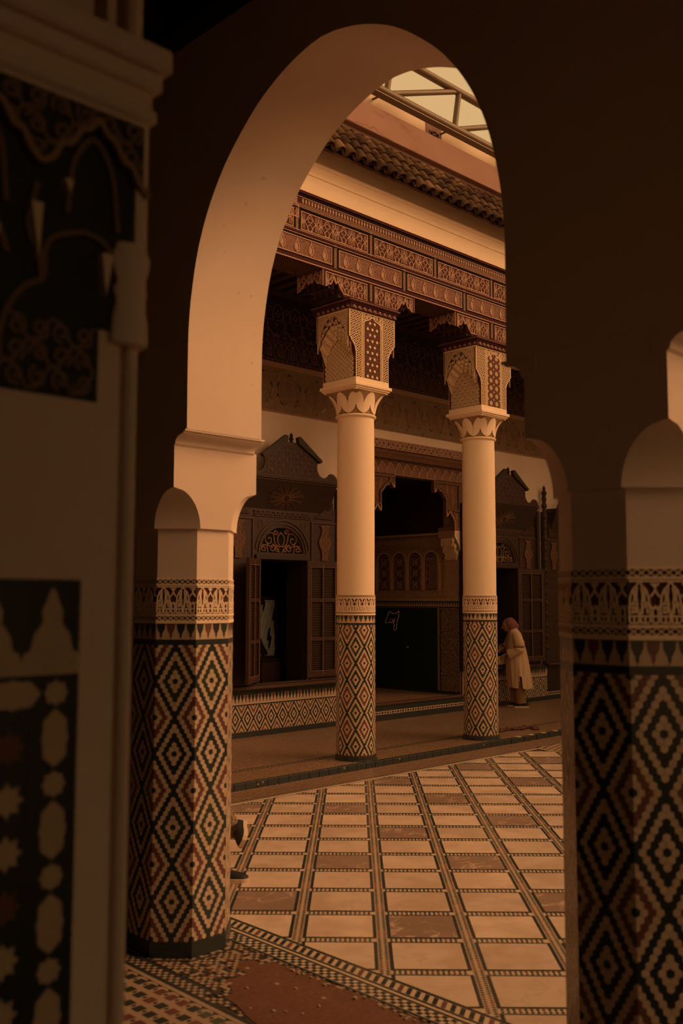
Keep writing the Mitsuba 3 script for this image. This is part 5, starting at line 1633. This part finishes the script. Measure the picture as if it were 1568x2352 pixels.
part(gd, 'edge_strip', cat(rb(10.022, 10.032, .36, 1.655, .037), rb(10.022, 11.42, 1.645, 1.655, .037)), 'relief_dim')
part(gd, 'lock', xf(lathe([(0, 0), (.018, 0), (.018, .012), (.008, .016), (0, .016)], 10), RX @ fr((-10.661, 1.008, .035), (1, 0, 0), (0, 1, 0))), 'relief')
co = thing('hanging_cord', 'pale cord hanging in a crooked loop on the dark green door', 'cord')
cp = curve([(-11.071, 1.575), (-11.03, 1.570), (-10.98, 1.545), (-10.91, 1.550), (-10.86, 1.585), (-10.842, 1.575), (-10.858, 1.49), (-10.89, 1.40), (-10.90, 1.33), (-10.905, 1.29), (-10.938, 1.272), (-10.962, 1.30), (-10.945, 1.35), (-10.97, 1.40), (-11.03, 1.395), (-11.09, 1.40), (-11.145, 1.385), (-11.14, 1.43), (-11.10, 1.50), (-11.071, 1.575)], 5)
dxo = .042 + .004*np.sin(np.arange(len(cp)))
part(co, 'loop', tube(np.c_[XJ-dxo, -cp[:, 0], cp[:, 1]], .0048, 6, False), 'plaster_light', True)
cp = curve([(-11.03, 1.395), (-11.04, 1.44), (-11.0, 1.46), (-10.985, 1.41), (-10.965, 1.40), (-10.96, 1.45), (-10.935, 1.46), (-10.945, 1.41)], 4)
part(co, 'loose_end', tube(np.c_[np.full(len(cp), XJ-.041), -cp[:, 0], cp[:, 1]], .0035, 5), 'plaster_light', True)

# ================================================================== FOREGROUND PIER, LEFT
FY_ = 1.6
JF = FY(FY_)
jb = lambda x0, x1, z0, z1, d0, d1: xf(box(x0, x1, z0, z1, d0, d1), JF)
pier = struct('wall_pier', cat(jb(-2.2, .970, 0, 2.775, -.5, 0), jb(.969, .988, 0, 2.775, -.5, -.035)), 'plaster', label='dim plastered pier close to the camera with stucco and tile panels')
b = lathe([(.013, 0), (.013, 2.30)], 14)
part(pier, 'edge_bead', tm(xf(b, mv(1.000, FY_+.012, 0))), 'plaster', smooth=40)
part(pier, 'edge_core', jb(.987, 1.008, 0, 2.775, -.5, -.012), 'plaster')
part(pier, 'upper_block', xf(cbox(-2.2, 1.030, 2.28, 2.775, -.5, -.004, .006), JF), 'plaster')
part(pier, 'cornice', cat(*[xf(cbox(-2.2, 1.034+o, z0, z1, -.5, d, .006), JF) for z0, z1, o, d in ((2.735, 2.765, .006, .008), (2.80, 2.84, .012, .016), (2.84, 2.89, .026, .030))] + [jb(-2.2, 1.030, 2.765, 2.80, -.5, 0)]), 'plaster')
part(pier, 'upper_post', cat(jb(-2.2, .93, 2.89, 4.9, -.5, -.06), jb(.955, .975, 2.89, 4.9, -.5, -.05), xf(cbox(.992, 1.022, 2.892, 4.9, -.5, -.02, .008), JF)), 'plaster')
# stucco panel: a lobed arcade whose arches meet in hanging points, nested niches below
part(pier, 'stucco_panel', jb(-2.0, .922, 2.161, 2.30, -.001, .002), 'stucco_dark')
part(pier, 'stucco_panel', jb(-2.0, 1.004, 2.30, 2.717, -.003, .002), 'stucco_dark')
PITCH = .222
lobe = lambda cx, z0, zt, hw: curve([(cx-hw, z0), (cx-hw*.80, z0+.16*(zt-z0)), (cx-hw*.66, z0+.42*(zt-z0)), (cx-hw*.50, z0+.46*(zt-z0)), (cx-hw*.32, z0+.74*(zt-z0)), (cx-hw*.16, z0+.82*(zt-z0)), (cx, zt), (cx+hw*.16, z0+.82*(zt-z0)), (cx+hw*.32, z0+.74*(zt-z0)), (cx+hw*.50, z0+.46*(zt-z0)), (cx+hw*.66, z0+.42*(zt-z0)), (cx+hw*.80, z0+.16*(zt-z0)), (cx+hw, z0)], 3)
sp_ = sbox(.2, 2.575, 1.004, 2.715)
for k in range(4): sp_ = sp_.difference(Polygon(np.vstack([lobe(.902-PITCH*k, 2.578, 2.690, PITCH/2), [(.902-PITCH*(k-.5), 2.5), (.902-PITCH*(k+.5), 2.5)]])))
part(pier, 'spandrel_plate', xf(ext(sp_, .014, .002), JF), 'stucco_dark')
part(pier, 'spandrel_carving', xf(ribbons(clip_lines([l + [.2, 2.57] for l in scrolls(.80, .145, .050, 31)], sp_.buffer(-.006)), .008, .008, .016), JF), 'grout_tile', kind='stuff')
for k in range(3):
    cx = .902 - PITCH*k
    part(pier, 'lobed_arch', xf(ribbons([lobe(cx, 2.578, 2.692, PITCH/2)], .012, .014, .010), JF), 'grout')
    nest = [curve([(cx-.105, 2.40), (cx-.085, 2.445), (cx-.045, 2.465), (cx-.010, 2.472), (cx+.03, 2.455), (cx+.055, 2.40)], 4), curve([(cx-.055, 2.50), (cx-.045, 2.60), (cx-.005, 2.655), (cx+.035, 2.60), (cx+.050, 2.49)], 4), curve([(cx-.10, 2.36), (cx-.11, 2.41), (cx-.13, 2.46), (cx-.115, 2.54)], 4), curve([(cx-.18, 2.24), (cx-.165, 2.30), (cx-.135, 2.345), (cx-.10, 2.37), (cx-.098, 2.42)], 4)]
    part(pier, 'niche_rib', xf(ribbons(nest, .010, .012, .002), JF), 'grout_tile')
    part(pier, 'niche_cell', xf(cat(*[ext(Polygon(q), .022, .002) for q in ([(cx-.130, 2.500), (cx-.108, 2.500), (cx-.114, 2.400)], [(cx-.068, 2.560), (cx-.050, 2.560), (cx-.056, 2.535)], [(cx+.012, 2.44), (cx+.036, 2.44), (cx+.022, 2.36)])]), JF), 'plaster')
part(pier, 'panel_edge', jb(.990, 1.006, 2.46, 2.717, 0, .012), 'plaster')
bul = lathe([(0, 2.275), (.040, 2.280), (.038, 2.330), (.030, 2.360), (.036, 2.378), (.036, 2.388), (.028, 2.395), (.038, 2.42), (.042, 2.45), (.030, 2.475), (0, 2.48)], 16)
part(pier, 'scroll_corbel', tm(xf((bul[0]*[1, .45, 1], bul[1]), mv(.982, FY_-.010, 0))), 'plaster', smooth=40)
part(pier, 'lower_carving', xf(ribbons([l + [.30, 2.168] for l in scrolls(.61, .13, .045, 33)], .007, .006, .002), JF), 'grout_tile', kind='stuff')
# big zellij below
part(pier, 'drop_ground', jb(-1.8, .898, 1.690, 1.832, -.001, .003), 'tile_black')
mer = np.array([(-.055, 0), (-.052, .012), (-.040, .018), (-.034, .045), (-.018, .066), (-.020, .085), (-.010, .108), (-.007, .118), (0, .128), (.007, .118), (.010, .108), (.020, .085), (.018, .066), (.034, .045), (.040, .018), (.052, .012), (.055, 0)])
mer = mikit.ply(xf(ext(Polygon(mer), .0025, .003), fr((0, 0, 0), (1, 0, 0), (0, 0, 1))), 'tile_cream')
for k in range(6): part(pier, 'merlon_tile', mer, None, at=mv(.843-.112*k, FY_, 1.690))
part(pier, 'tile_ground', jb(-1.8, .898, .05, 1.665, -.001, .003), 'tile_black')
part(pier, 'line_strip', jb(-1.8, .898, 1.667, 1.690, -.001, .003), 'tile_cream')
lob8 = [((.0205+.0025*math.cos(8*a))*math.cos(a), (.0205+.0025*math.cos(8*a))*math.sin(a)) for a in np.linspace(0, 2*PI, 32, endpoint=False)]
ovl = curve([(0, -.050), (.012, -.040), (.022, -.030), (.022, -.012), (.026, 0), (.022, .012), (.022, .030), (.012, .040), (0, .050), (-.012, .040), (-.022, .030), (-.022, .012), (-.026, 0), (-.022, -.012), (-.022, -.030), (-.012, -.040), (0, -.050)], 2)
UP = fr((0, 0, 0), (1, 0, 0), (0, 0, 1))
c8 = mikit.ply(xf(ext(Polygon(lob8), .003, .003), UP), 'tile_cream')
ov = mikit.ply(xf(ext(Polygon(ovl).buffer(0), .003, .003), UP), 'tile_cream')
oh = mikit.ply(xf(ext(Polygon(ovl[:, ::-1]).buffer(0), .003, .003), UP), 'tile_cream')
for k in range(9):
    part(pier, 'rosette_tile', c8, None, at=mv(.853, FY_, 1.633-.1575*k))
    part(pier, 'lobed_tile', ov, None, at=mv(.853, FY_, 1.5545-.1575*k))
for k in range(3):
    part(pier, 'lobed_tile', oh, None, at=mv(.774-.1575*k, FY_, 1.633))
    if k: part(pier, 'rosette_tile', c8, None, at=mv(.853-.1575*k, FY_, 1.633))
part(pier, 'inner_line', cat(jb(-1, .806, 1.588, 1.594, 0, .004), jb(.804, .810, .1, 1.594, 0, .004)), 'tile_black')
star = [(r*math.cos(a), r*math.sin(a)) for k in range(16) for r, a in (((.031 if k % 2 == 0 else .020), k*PI/8),)]
st8 = {c: mikit.ply(xf(ext(Polygon(star), .003, .003), UP), 'tile_'+c) for c in ('cream', 'red')}
knot = Polygon([(-.016, -.024), (.016, -.024), (.022, 0), (.016, .024), (-.016, .024), (-.022, 0)])
kn = {c: mikit.ply(xf(ext(knot, .003, .003), UP), 'tile_'+c) for c in ('cream', 'red')}
for i in range(4):
    for j in range(14):
        x, z = .768 - .0875*i, 1.545 - .0875*j
        part(pier, 'star_tile', st8['red' if (i+j) % 3 == 0 else 'cream'], None, at=mv(x, FY_, z))
        part(pier, 'knot_tile', kn['cream' if (i+j) % 2 else 'red'], None, at=mv(x-.0437, FY_, z-.0437))

# ================================================================== PEOPLE
prin('skin', (.36, .19, .13), .5, .3)
prin('scarf_rose', (.22, .092, .098), .8, .2)
diffuse('kaftan_cloth', (.60, .43, .29))
diffuse('trouser_tan', (.26, .155, .085))
diffuse('trouser_tweed', P(lambda p, n, uv: MX((.10, .07, .055), (.34, .24, .18), SS(.35, .65, N(p.x*150, p.y*150, p.z*150)))))
diffuse('shirt_grey', (.16, .13, .12))
diffuse('hair_dark', (.02, .015, .012))
prin('shoe_black', (.016, .017, .020), .6, .3)
diffuse('shoe_sole', (.60, .47, .38))


def limbs(bones, refine=.02, smooth=8):
    """One smooth body from bones ((p, r), (q, r)): hulls of spheres, joined and smoothed."""
    M = manifold3d.Manifold()
    sph = lambda p, r: manifold3d.Manifold.sphere(r, 14).translate(tuple(float(c) for c in p))
    for (p, r), (q, s) in bones: M = M + (sph(p, r) + sph(q, s)).hull()
    M = M.refine_to_length(refine)
    m = M.to_mesh()
    t = trimesh.Trimesh(m.vert_properties[:, :3], m.tri_verts, process=True)
    trimesh.smoothing.filter_taubin(t, iterations=smooth)
    return np.array(t.vertices), np.array(t.faces)


def hand_bones(w, d, side, up, s=1.0):
    """Palm and five bent fingers from wrist w along d; side = towards the thumb; up = back of the hand."""
    w, d, side, up = (np.asarray(v, float) for v in (w, d, side, up))
    P_ = lambda a, b, c: w + s*(a*d + b*side + c*up)
    B = [((P_(0, 0, 0), .024*s), (P_(.03, .012, 0), .021*s)), ((P_(.03, .02, 0), .017*s), (P_(.085, .026, 0), .015*s)), ((P_(.03, -.02, 0), .016*s), (P_(.08, -.028, 0), .014*s)), ((P_(.085, .026, 0), .014*s), (P_(.08, -.028, 0), .013*s))]
    for b, l in ((.028, .070), (.010, .078), (-.010, .072), (-.029, .056)):
        k1, k2, k3 = P_(.085, b, 0), P_(.085+l*.45, b*1.1, -.012), P_(.085+l*.75, b*1.12, -.034)
        k4 = P_(.085+l*.85, b*1.12, -.056)
        B += [((k1, .0098*s), (k2, .0090*s)), ((k2, .0090*s), (k3, .0083*s)), ((k3, .0083*s), (k4, .0072*s))]
    B += [((P_(.02, .024, -.004), .014*s), (P_(.055, .052, -.014), .0105*s)), ((P_(.055, .052, -.014), .0105*s), (P_(.085, .058, -.028), .009*s))]
    return B


def head_mesh(c, f, s, u, R=1.0):
    """Head with brow, eye sockets, nose, mouth and chin. c centre, f forward, s left, u up."""
    t = trimesh.creation.icosphere(subdivisions=4)
    v = np.array(t.vertices)
    x, y, z = v[:, 0], v[:, 1], v[:, 2]
    q = v*[.094, .074, .112]
    jaw = np.clip(-z-.1, 0, 1)
    q[:, 1] *= 1 - .32*jaw
    q[:, 0] += .018*jaw*(x > -.2) - .012*np.clip(z-.3, 0, 1)*(x > 0)
    g = lambda y0, z0, sy, sz: np.exp(-((y-y0)/sy)**2 - ((z-z0)/sz)**2)*(x > .3)
    q[:, 0] += .026*g(0, -.10, .13, .16) + .012*g(0, .05, .10, .16) - .010*(g(.36, .08, .17, .12) + g(-.36, .08, .17, .12)) + .006*(g(.36, .25, .25, .07) + g(-.36, .25, .25, .07))
    q[:, 0] += .007*(g(0, -.42, .28, .06) + g(0, -.54, .26, .06)) - .004*g(0, -.48, .3, .03) + .010*g(0, -.78, .3, .15)
    M = fr(c, f, s, u)
    return xf((q*R, np.array(t.faces)), M)


def shoe(parent, toe, d, up=(0, 0, 1), L=.265, W=.094):
    """Low lace-up shoe: upper, pale sole, laces; toe = point under the tip, d = direction heel to toe."""
    d = np.asarray(d, float); d /= np.linalg.norm(d); up = np.asarray(up, float); up = up - d*(up@d); up /= np.linalg.norm(up)
    s = np.cross(up, d)
    ts = np.linspace(0, 1, 15)
    wid = W/2*np.interp(ts, [0, .06, .2, .45, .7, .88, .96, 1], [.45, .78, .82, .80, 1.0, .95, .78, .46])
    def rings(z0, z1, top, k):
        V = []
        for t, w in zip(ts, wid):
            for a in np.linspace(0, PI, 9):
                V.append(((t-1)*L, w*k*math.cos(a), z0 + (top(t)-z0)*math.sin(a)**.8))
        n = 9; F = []
        for i in range(14):
            for j in range(8): F += [[i*n+j, (i+1)*n+j, (i+1)*n+j+1], [i*n+j, (i+1)*n+j+1, i*n+j+1]]
        return np.array(V), np.array(F)
    top = lambda t: np.interp(t, [0, .1, .35, .55, .75, .9, 1], [.078, .092, .090, .076, .060, .052, .034])
    M = fr(toe, d, s, up)
    out = np.r_[np.c_[(ts-1)*L, wid*1.05], np.c_[(ts-1)*L, -wid*1.05][::-1]]
    sh = part(parent, 'shoe', tm(xf(rings(.012, 0, top, 1.0), M)), 'shoe_black', True)
    part(sh, 'sole', xf(ext(Polygon(out).buffer(.003), .027, 0), M), 'shoe_sole', label='pale rubber sole')
    lc = []
    for t in (.42, .50, .58): lc.append(tube([((t-1)*L, y, top(t)*(1-(y/.03)**2*.12)+.004) for y in np.linspace(-.022, .022, 7)], .0032, 5))
    part(sh, 'lace', xf(cat(*lc), M), 'relief_dim')
    return sh


# the stooping woman by the right portal
WC = np.array([12.98, 9.28, 0.0]); wf = np.array([-.716, .698, 0]); ws = np.array([-.698, -.716, 0])
WM = fr(WC, wf, ws, (0, 0, 1))
wo = thing('person', 'stooping woman in a long beige kaftan and rose headscarf facing left by the right portal', 'person', kind='thing')
hd = head_mesh((.158, 0, 1.372), np.array([.93, 0, -.37]), np.array([0, 1, 0]), np.array([.37, 0, .93]), .92)
bb_ = [(((.15, 0, 1.36), .06), ((.07, 0, 1.25), .058)), (((.07, .15, 1.20), .05), ((.02, .21, 1.0), .043)), (((.02, .21, 1.0), .043), ((.20, .13, .925), .028)), (((.09, -.15, 1.20), .05), ((.13, -.20, 1.02), .043)), (((.13, -.20, 1.02), .043), ((.27, -.09, .99), .028)),
       (((.06, 0, 1.22), .10), ((-.01, 0, .85), .12)), (((.07, .15, 1.2), .05), ((.07, 0, 1.22), .08)), (((.09, -.15, 1.2), .05), ((.07, 0, 1.22), .08)), (((0, .07, .8), .09), ((0, .08, .45), .06)), (((0, .08, .45), .06), ((-.01, .08, .15), .04)), (((0, -.07, .8), .09), ((.03, -.08, .45), .06)), (((.03, -.08, .45), .06), ((.05, -.08, .15), .04)), (((-.01, 0, .85), .12), ((0, .07, .8), .09)), (((-.01, 0, .85), .12), ((0, -.07, .8), .09))]
bb_ += hand_bones((.20, .13, .925), np.array([.86, -.35, -.36]), np.array([.35, .93, 0]), np.array([.33, -.1, .93]), .88)
bb_ += hand_bones((.27, -.09, .99), np.array([.80, .30, -.52]), np.array([-.30, .95, .1]), np.array([.5, .05, .86]), .88)
body = limbs(bb_, .009, 6)
scene[wo] = mikit.ply(tm(xf(cat(body, hd), WM)), 'skin', smooth=True)
for s in (-1, 1): part(wo, 'eye', xf(ellipsoid((.225, s*.030, 1.352), (.010, .013, .008), 1), WM), 'hair_dark')
part(wo, 'mouth', xf(ellipsoid((.212, 0, 1.302), (.006, .020, .004), 1), WM), 'scarf_rose')
# headscarf: follows the head and neck, open at the face
sc = limbs([(((.128, 0, 1.398), .098), ((.118, 0, 1.375), .098)), (((.10, 0, 1.385), .090), ((.055, 0, 1.352), .072)), (((.10, 0, 1.36), .088), ((.085, 0, 1.295), .080)), (((.085, 0, 1.295), .080), ((.075, 0, 1.24), .092)), (((.13, 0, 1.30), .062), ((.10, 0, 1.25), .08))], .011, 8)
v = sc[0].copy()
v += (np.c_[np.zeros(len(v)), np.zeros(len(v)), np.ones(len(v))]*(.004*np.sin(v[:, 0:1]*90 + v[:, 2:3]*70)))
part(wo, 'headscarf', tm(xf((v, sc[1]), WM)), 'scarf_rose', True, label='rose headscarf')
ZS = [.387, .43, .50, .576, .66, .752, .86, .966, 1.06, 1.14, 1.20, 1.25, 1.29, 1.325]
BK = np.interp(ZS, [.387, .576, .752, .966, 1.017, 1.235, 1.29, 1.325], [-.207, -.192, -.170, -.128, -.115, -.052, -.012, .020])
FT = np.interp(ZS, [.387, .576, .741, .966, 1.10, 1.235, 1.29, 1.325], [.163, .182, .197, .196, .188, .165, .150, .140])
RB = np.interp(ZS, [.387, .7, .966, 1.14, 1.20, 1.25, 1.29, 1.325], [.262, .235, .210, .215, .215, .180, .105, .070])
NA = 72
V = []
for z, a, b_, r in zip(ZS, BK, FT, RB):
    for k in range(NA):
        th = 2*PI*k/NA
        w = .010*math.sin(9*th + 2*z)*np.clip((1.05-z)/.6, 0, 1) + .006*math.sin(17*th - 8*z)*np.clip((1.1-z)/.6, 0, 1)
        V.append(((a+b_)/2 + ((b_-a)/2 + w)*math.cos(th), (r+w)*math.sin(th), z + .012*math.cos(th)*(z < .4)*1.0))
V = np.array(V); F = []
for i in range(len(ZS)-1):
    for k in range(NA):
        k2 = (k+1) % NA
        c = V[[i*NA+k, i*NA+k2, (i+1)*NA+k, (i+1)*NA+k2]].mean(0)
        if c[2] < .56 and abs(c[0]-.012) < .006 + .17*(.576-c[2]) and abs(c[1]) > .1: continue
        F += [[i*NA+k, i*NA+k2, (i+1)*NA+k2], [i*NA+k, (i+1)*NA+k2, (i+1)*NA+k]]
part(wo, 'kaftan', tm(xf((V, np.array(F)), WM)), 'kaftan_cloth', True, label='long beige kaftan slit at the side')


def sleeve(pts, rs):
    p = curve(pts, 5); r = np.interp(np.linspace(0, 1, len(p)), np.linspace(0, 1, len(rs)), rs)
    r = r*(1 + .05*np.sin(np.arange(len(p))*2.3))
    return tube(p, r, 16, False)


part(wo, 'sleeve', tm(xf(sleeve([(.055, .14, 1.225), (.03, .205, 1.12), (.018, .225, 1.02), (.06, .205, .965), (.150, .165, .925)], [.075, .082, .088, .080, .074, .082]), WM)), 'kaftan_cloth', True)
part(wo, 'sleeve', tm(xf(sleeve([(.085, -.14, 1.215), (.10, -.19, 1.12), (.13, -.20, 1.05), (.18, -.16, 1.02), (.240, -.11, 1.005)], [.072, .076, .078, .070, .062, .066]), WM)), 'kaftan_cloth', True)
part(wo, 'cuff', tm(xf(tube([(.128, .176, .934), (.165, .158, .917)], [.088, .087], 18, False), WM)), 'kaftan_cloth', True)
part(wo, 'collar', tm(xf(lathe([(.080, 0), (.084, .012), (.076, .032), (.072, .032)], 18), WM @ fr((.075, 0, 1.288), (.95, 0, -.3), (0, 1, 0)))), 'kaftan_cloth', True)
part(wo, 'trousers', tm(xf(cat(tube([(0, .085, .62), (0, .085, .4), (-.02, .085, .15)], [.10, .085, .082], 16, False), tube([(.02, -.08, .62), (.035, -.08, .4), (.045, -.085, .15)], [.10, .085, .080], 16, False)), WM)), 'trouser_tan', True)
fz0 = zg(9.3) + .004
for bq, a0 in ((.085, .10), (-.085, .165)):
    w0 = WM @ np.array([a0, bq, fz0, 1.0])
    shoe(wo, w0[:3], wf, L=.235, W=.085)
bdl = thing('cloth_bundle', 'pale folded cloth bundle on the portal sill under the woman\'s hands', 'cloth')
m_ = limbs([(((12.77, 9.50, .775), .04), ((12.89, 9.50, .785), .045)), (((12.79, 9.50, .83), .05), ((12.91, 9.50, .82), .05)), (((12.77, 9.54, .80), .055), ((12.91, 9.54, .80), .06))], .012, 4)
v = m_[0].copy(); v[:, 2] += .006*np.sin(v[:, 0]*70+v[:, 2]*50); v[:, 2] = np.maximum(v[:, 2], .7125)
part(bdl, 'bundle', tm((v, m_[1])), 'shoe_sole', True)

# the seated person behind the left pillar: only the feet show
e = np.array([.716, -.698, 0]); toe = np.array([4.040, 4.990, -.0005])
SF = fr((toe[0], toe[1], 0), e, (.698, .716, 0), (0, 0, 1))          # a = the way this person faces, b = away from the camera
sp2 = thing('person', 'person almost hidden behind the left pillar, legs crossed in black lace-up shoes', 'person', kind='thing')
knee, hip = (-.22, 0, .46), (-.60, .02, .50)
knee2, hip2 = (-.27, .06, .54), (-.60, .20, .52)
ank, ank2 = (-.20, 0, .10), (-.105, .075, .315)
pb = [((hip, .09), (knee, .065)), ((knee, .062), (ank, .042)), ((hip2, .09), (knee2, .066)), ((knee2, .062), (ank2, .042)), (((-.58, .11, .56), .13), ((-.60, .11, .95), .125)), (((-.60, .11, .95), .12), ((-.59, .11, 1.08), .055)), (((-.60, -.06, .97), .06), ((-.60, .28, .97), .06)),
      (((-.60, -.08, .97), .055), ((-.52, -.10, .74), .042)), (((-.52, -.10, .74), .042), ((-.46, -.02, .62), .030)), (((-.60, .30, .97), .055), ((-.50, .30, .74), .042)), (((-.50, .30, .74), .042), ((-.44, .16, .64), .030)), ((hip, .09), ((-.58, .11, .58), .12)), ((hip2, .09), ((-.58, .11, .58), .12))]
pb += hand_bones((-.46, -.02, .62), np.array([.95, .2, -.2]), np.array([-.2, .95, 0]), np.array([.2, 0, .95])) + hand_bones((-.44, .16, .64), np.array([.95, -.2, -.2]), np.array([-.2, -.95, 0]), np.array([.2, 0, .95]))
bm_ = limbs(pb, .012, 6)
scene[sp2] = mikit.ply(tm(xf(cat(bm_, head_mesh((-.57, .11, 1.19), np.array([1., 0, 0]), np.array([0, 1., 0]), np.array([0, 0, 1.]))), SF)), 'skin', smooth=True)
part(sp2, 'hair', tm(xf(ellipsoid((-.595, .11, 1.225), (.092, .084, .092), 3), SF)), 'hair_dark', True)
part(sp2, 'shirt', tm(xf(limbs([(((-.58, .11, .57), .145), ((-.60, .11, .94), .14)), (((-.60, -.06, .96), .075), ((-.60, .28, .96), .075)), (((-.60, -.08, .96), .07), ((-.545, -.095, .80), .06)), (((-.60, .30, .96), .07), ((-.535, .30, .80), .06))], .02, 6), SF)), 'shirt_grey', True)
trs = [tube([hip, (-.40, .01, .49), knee, (-.215, 0, .36), (-.20, 0, .13)], [.105, .09, .082, .076, .080], 16, False), tube([hip2, (-.43, .14, .56), knee2, (-.19, .065, .44), (-.135, .075, .335), (-.110, .078, .265)], [.105, .09, .084, .066, .060, .066], 16, False)]
part(sp2, 'trousers', tm(xf(cat(*trs), SF)), 'trouser_tweed', True)
shoe(sp2, toe, e)
w1 = (SF @ np.array([-.015, -.115, .262, 1.0]))[:3]
shoe(sp2, w1, SF[:3, :3] @ np.array([.10, -.95, -.20]), up=SF[:3, :3] @ np.array([-.90, -.10, .40]))
stl = thing('wooden_stool', 'plain wooden stool behind the left pillar under the seated person', 'stool')
part(stl, 'seat', xf(cbox(-.75, -.40, -.05, .28, .375, .405, .006), SF), 'wood_light')
for a in (-.73, -.44):
    for b_ in (-.03, .24): part(stl, 'leg', xf(cbox(a, a+.035, b_, b_+.035, -.004, .376, .004), SF), 'wood_light')

# crumpled cloth on the gallery floor
cl = thing('crumpled_cloth', 'crumpled mauve cloth strip lying on the gallery floor right of the right column', 'cloth')
diffuse('cloth_mauve', (.135, .075, .072))
cp = curve([(10.46, 7.80), (10.62, 7.83), (10.76, 7.80), (10.88, 7.75), (11.0, 7.78), (11.10, 7.76), (11.06, 7.66), (10.97, 7.58)], 8)
r_ = .035 + .018*np.sin(np.arange(len(cp))*1.7) + .010*np.sin(np.arange(len(cp))*3.9)
m_ = tube(np.c_[cp, np.zeros(len(cp))], r_, 10)
v = m_[0].copy(); v[:, 2] = np.maximum(v[:, 2]*.45 + .014 + .008*np.sin(v[:, 0]*60+v[:, 1]*45), 0)
v[:, 2] += zg(v[:, 1]) + .004
part(cl, 'strip', tm((v, m_[1])), 'cloth_mauve', True)
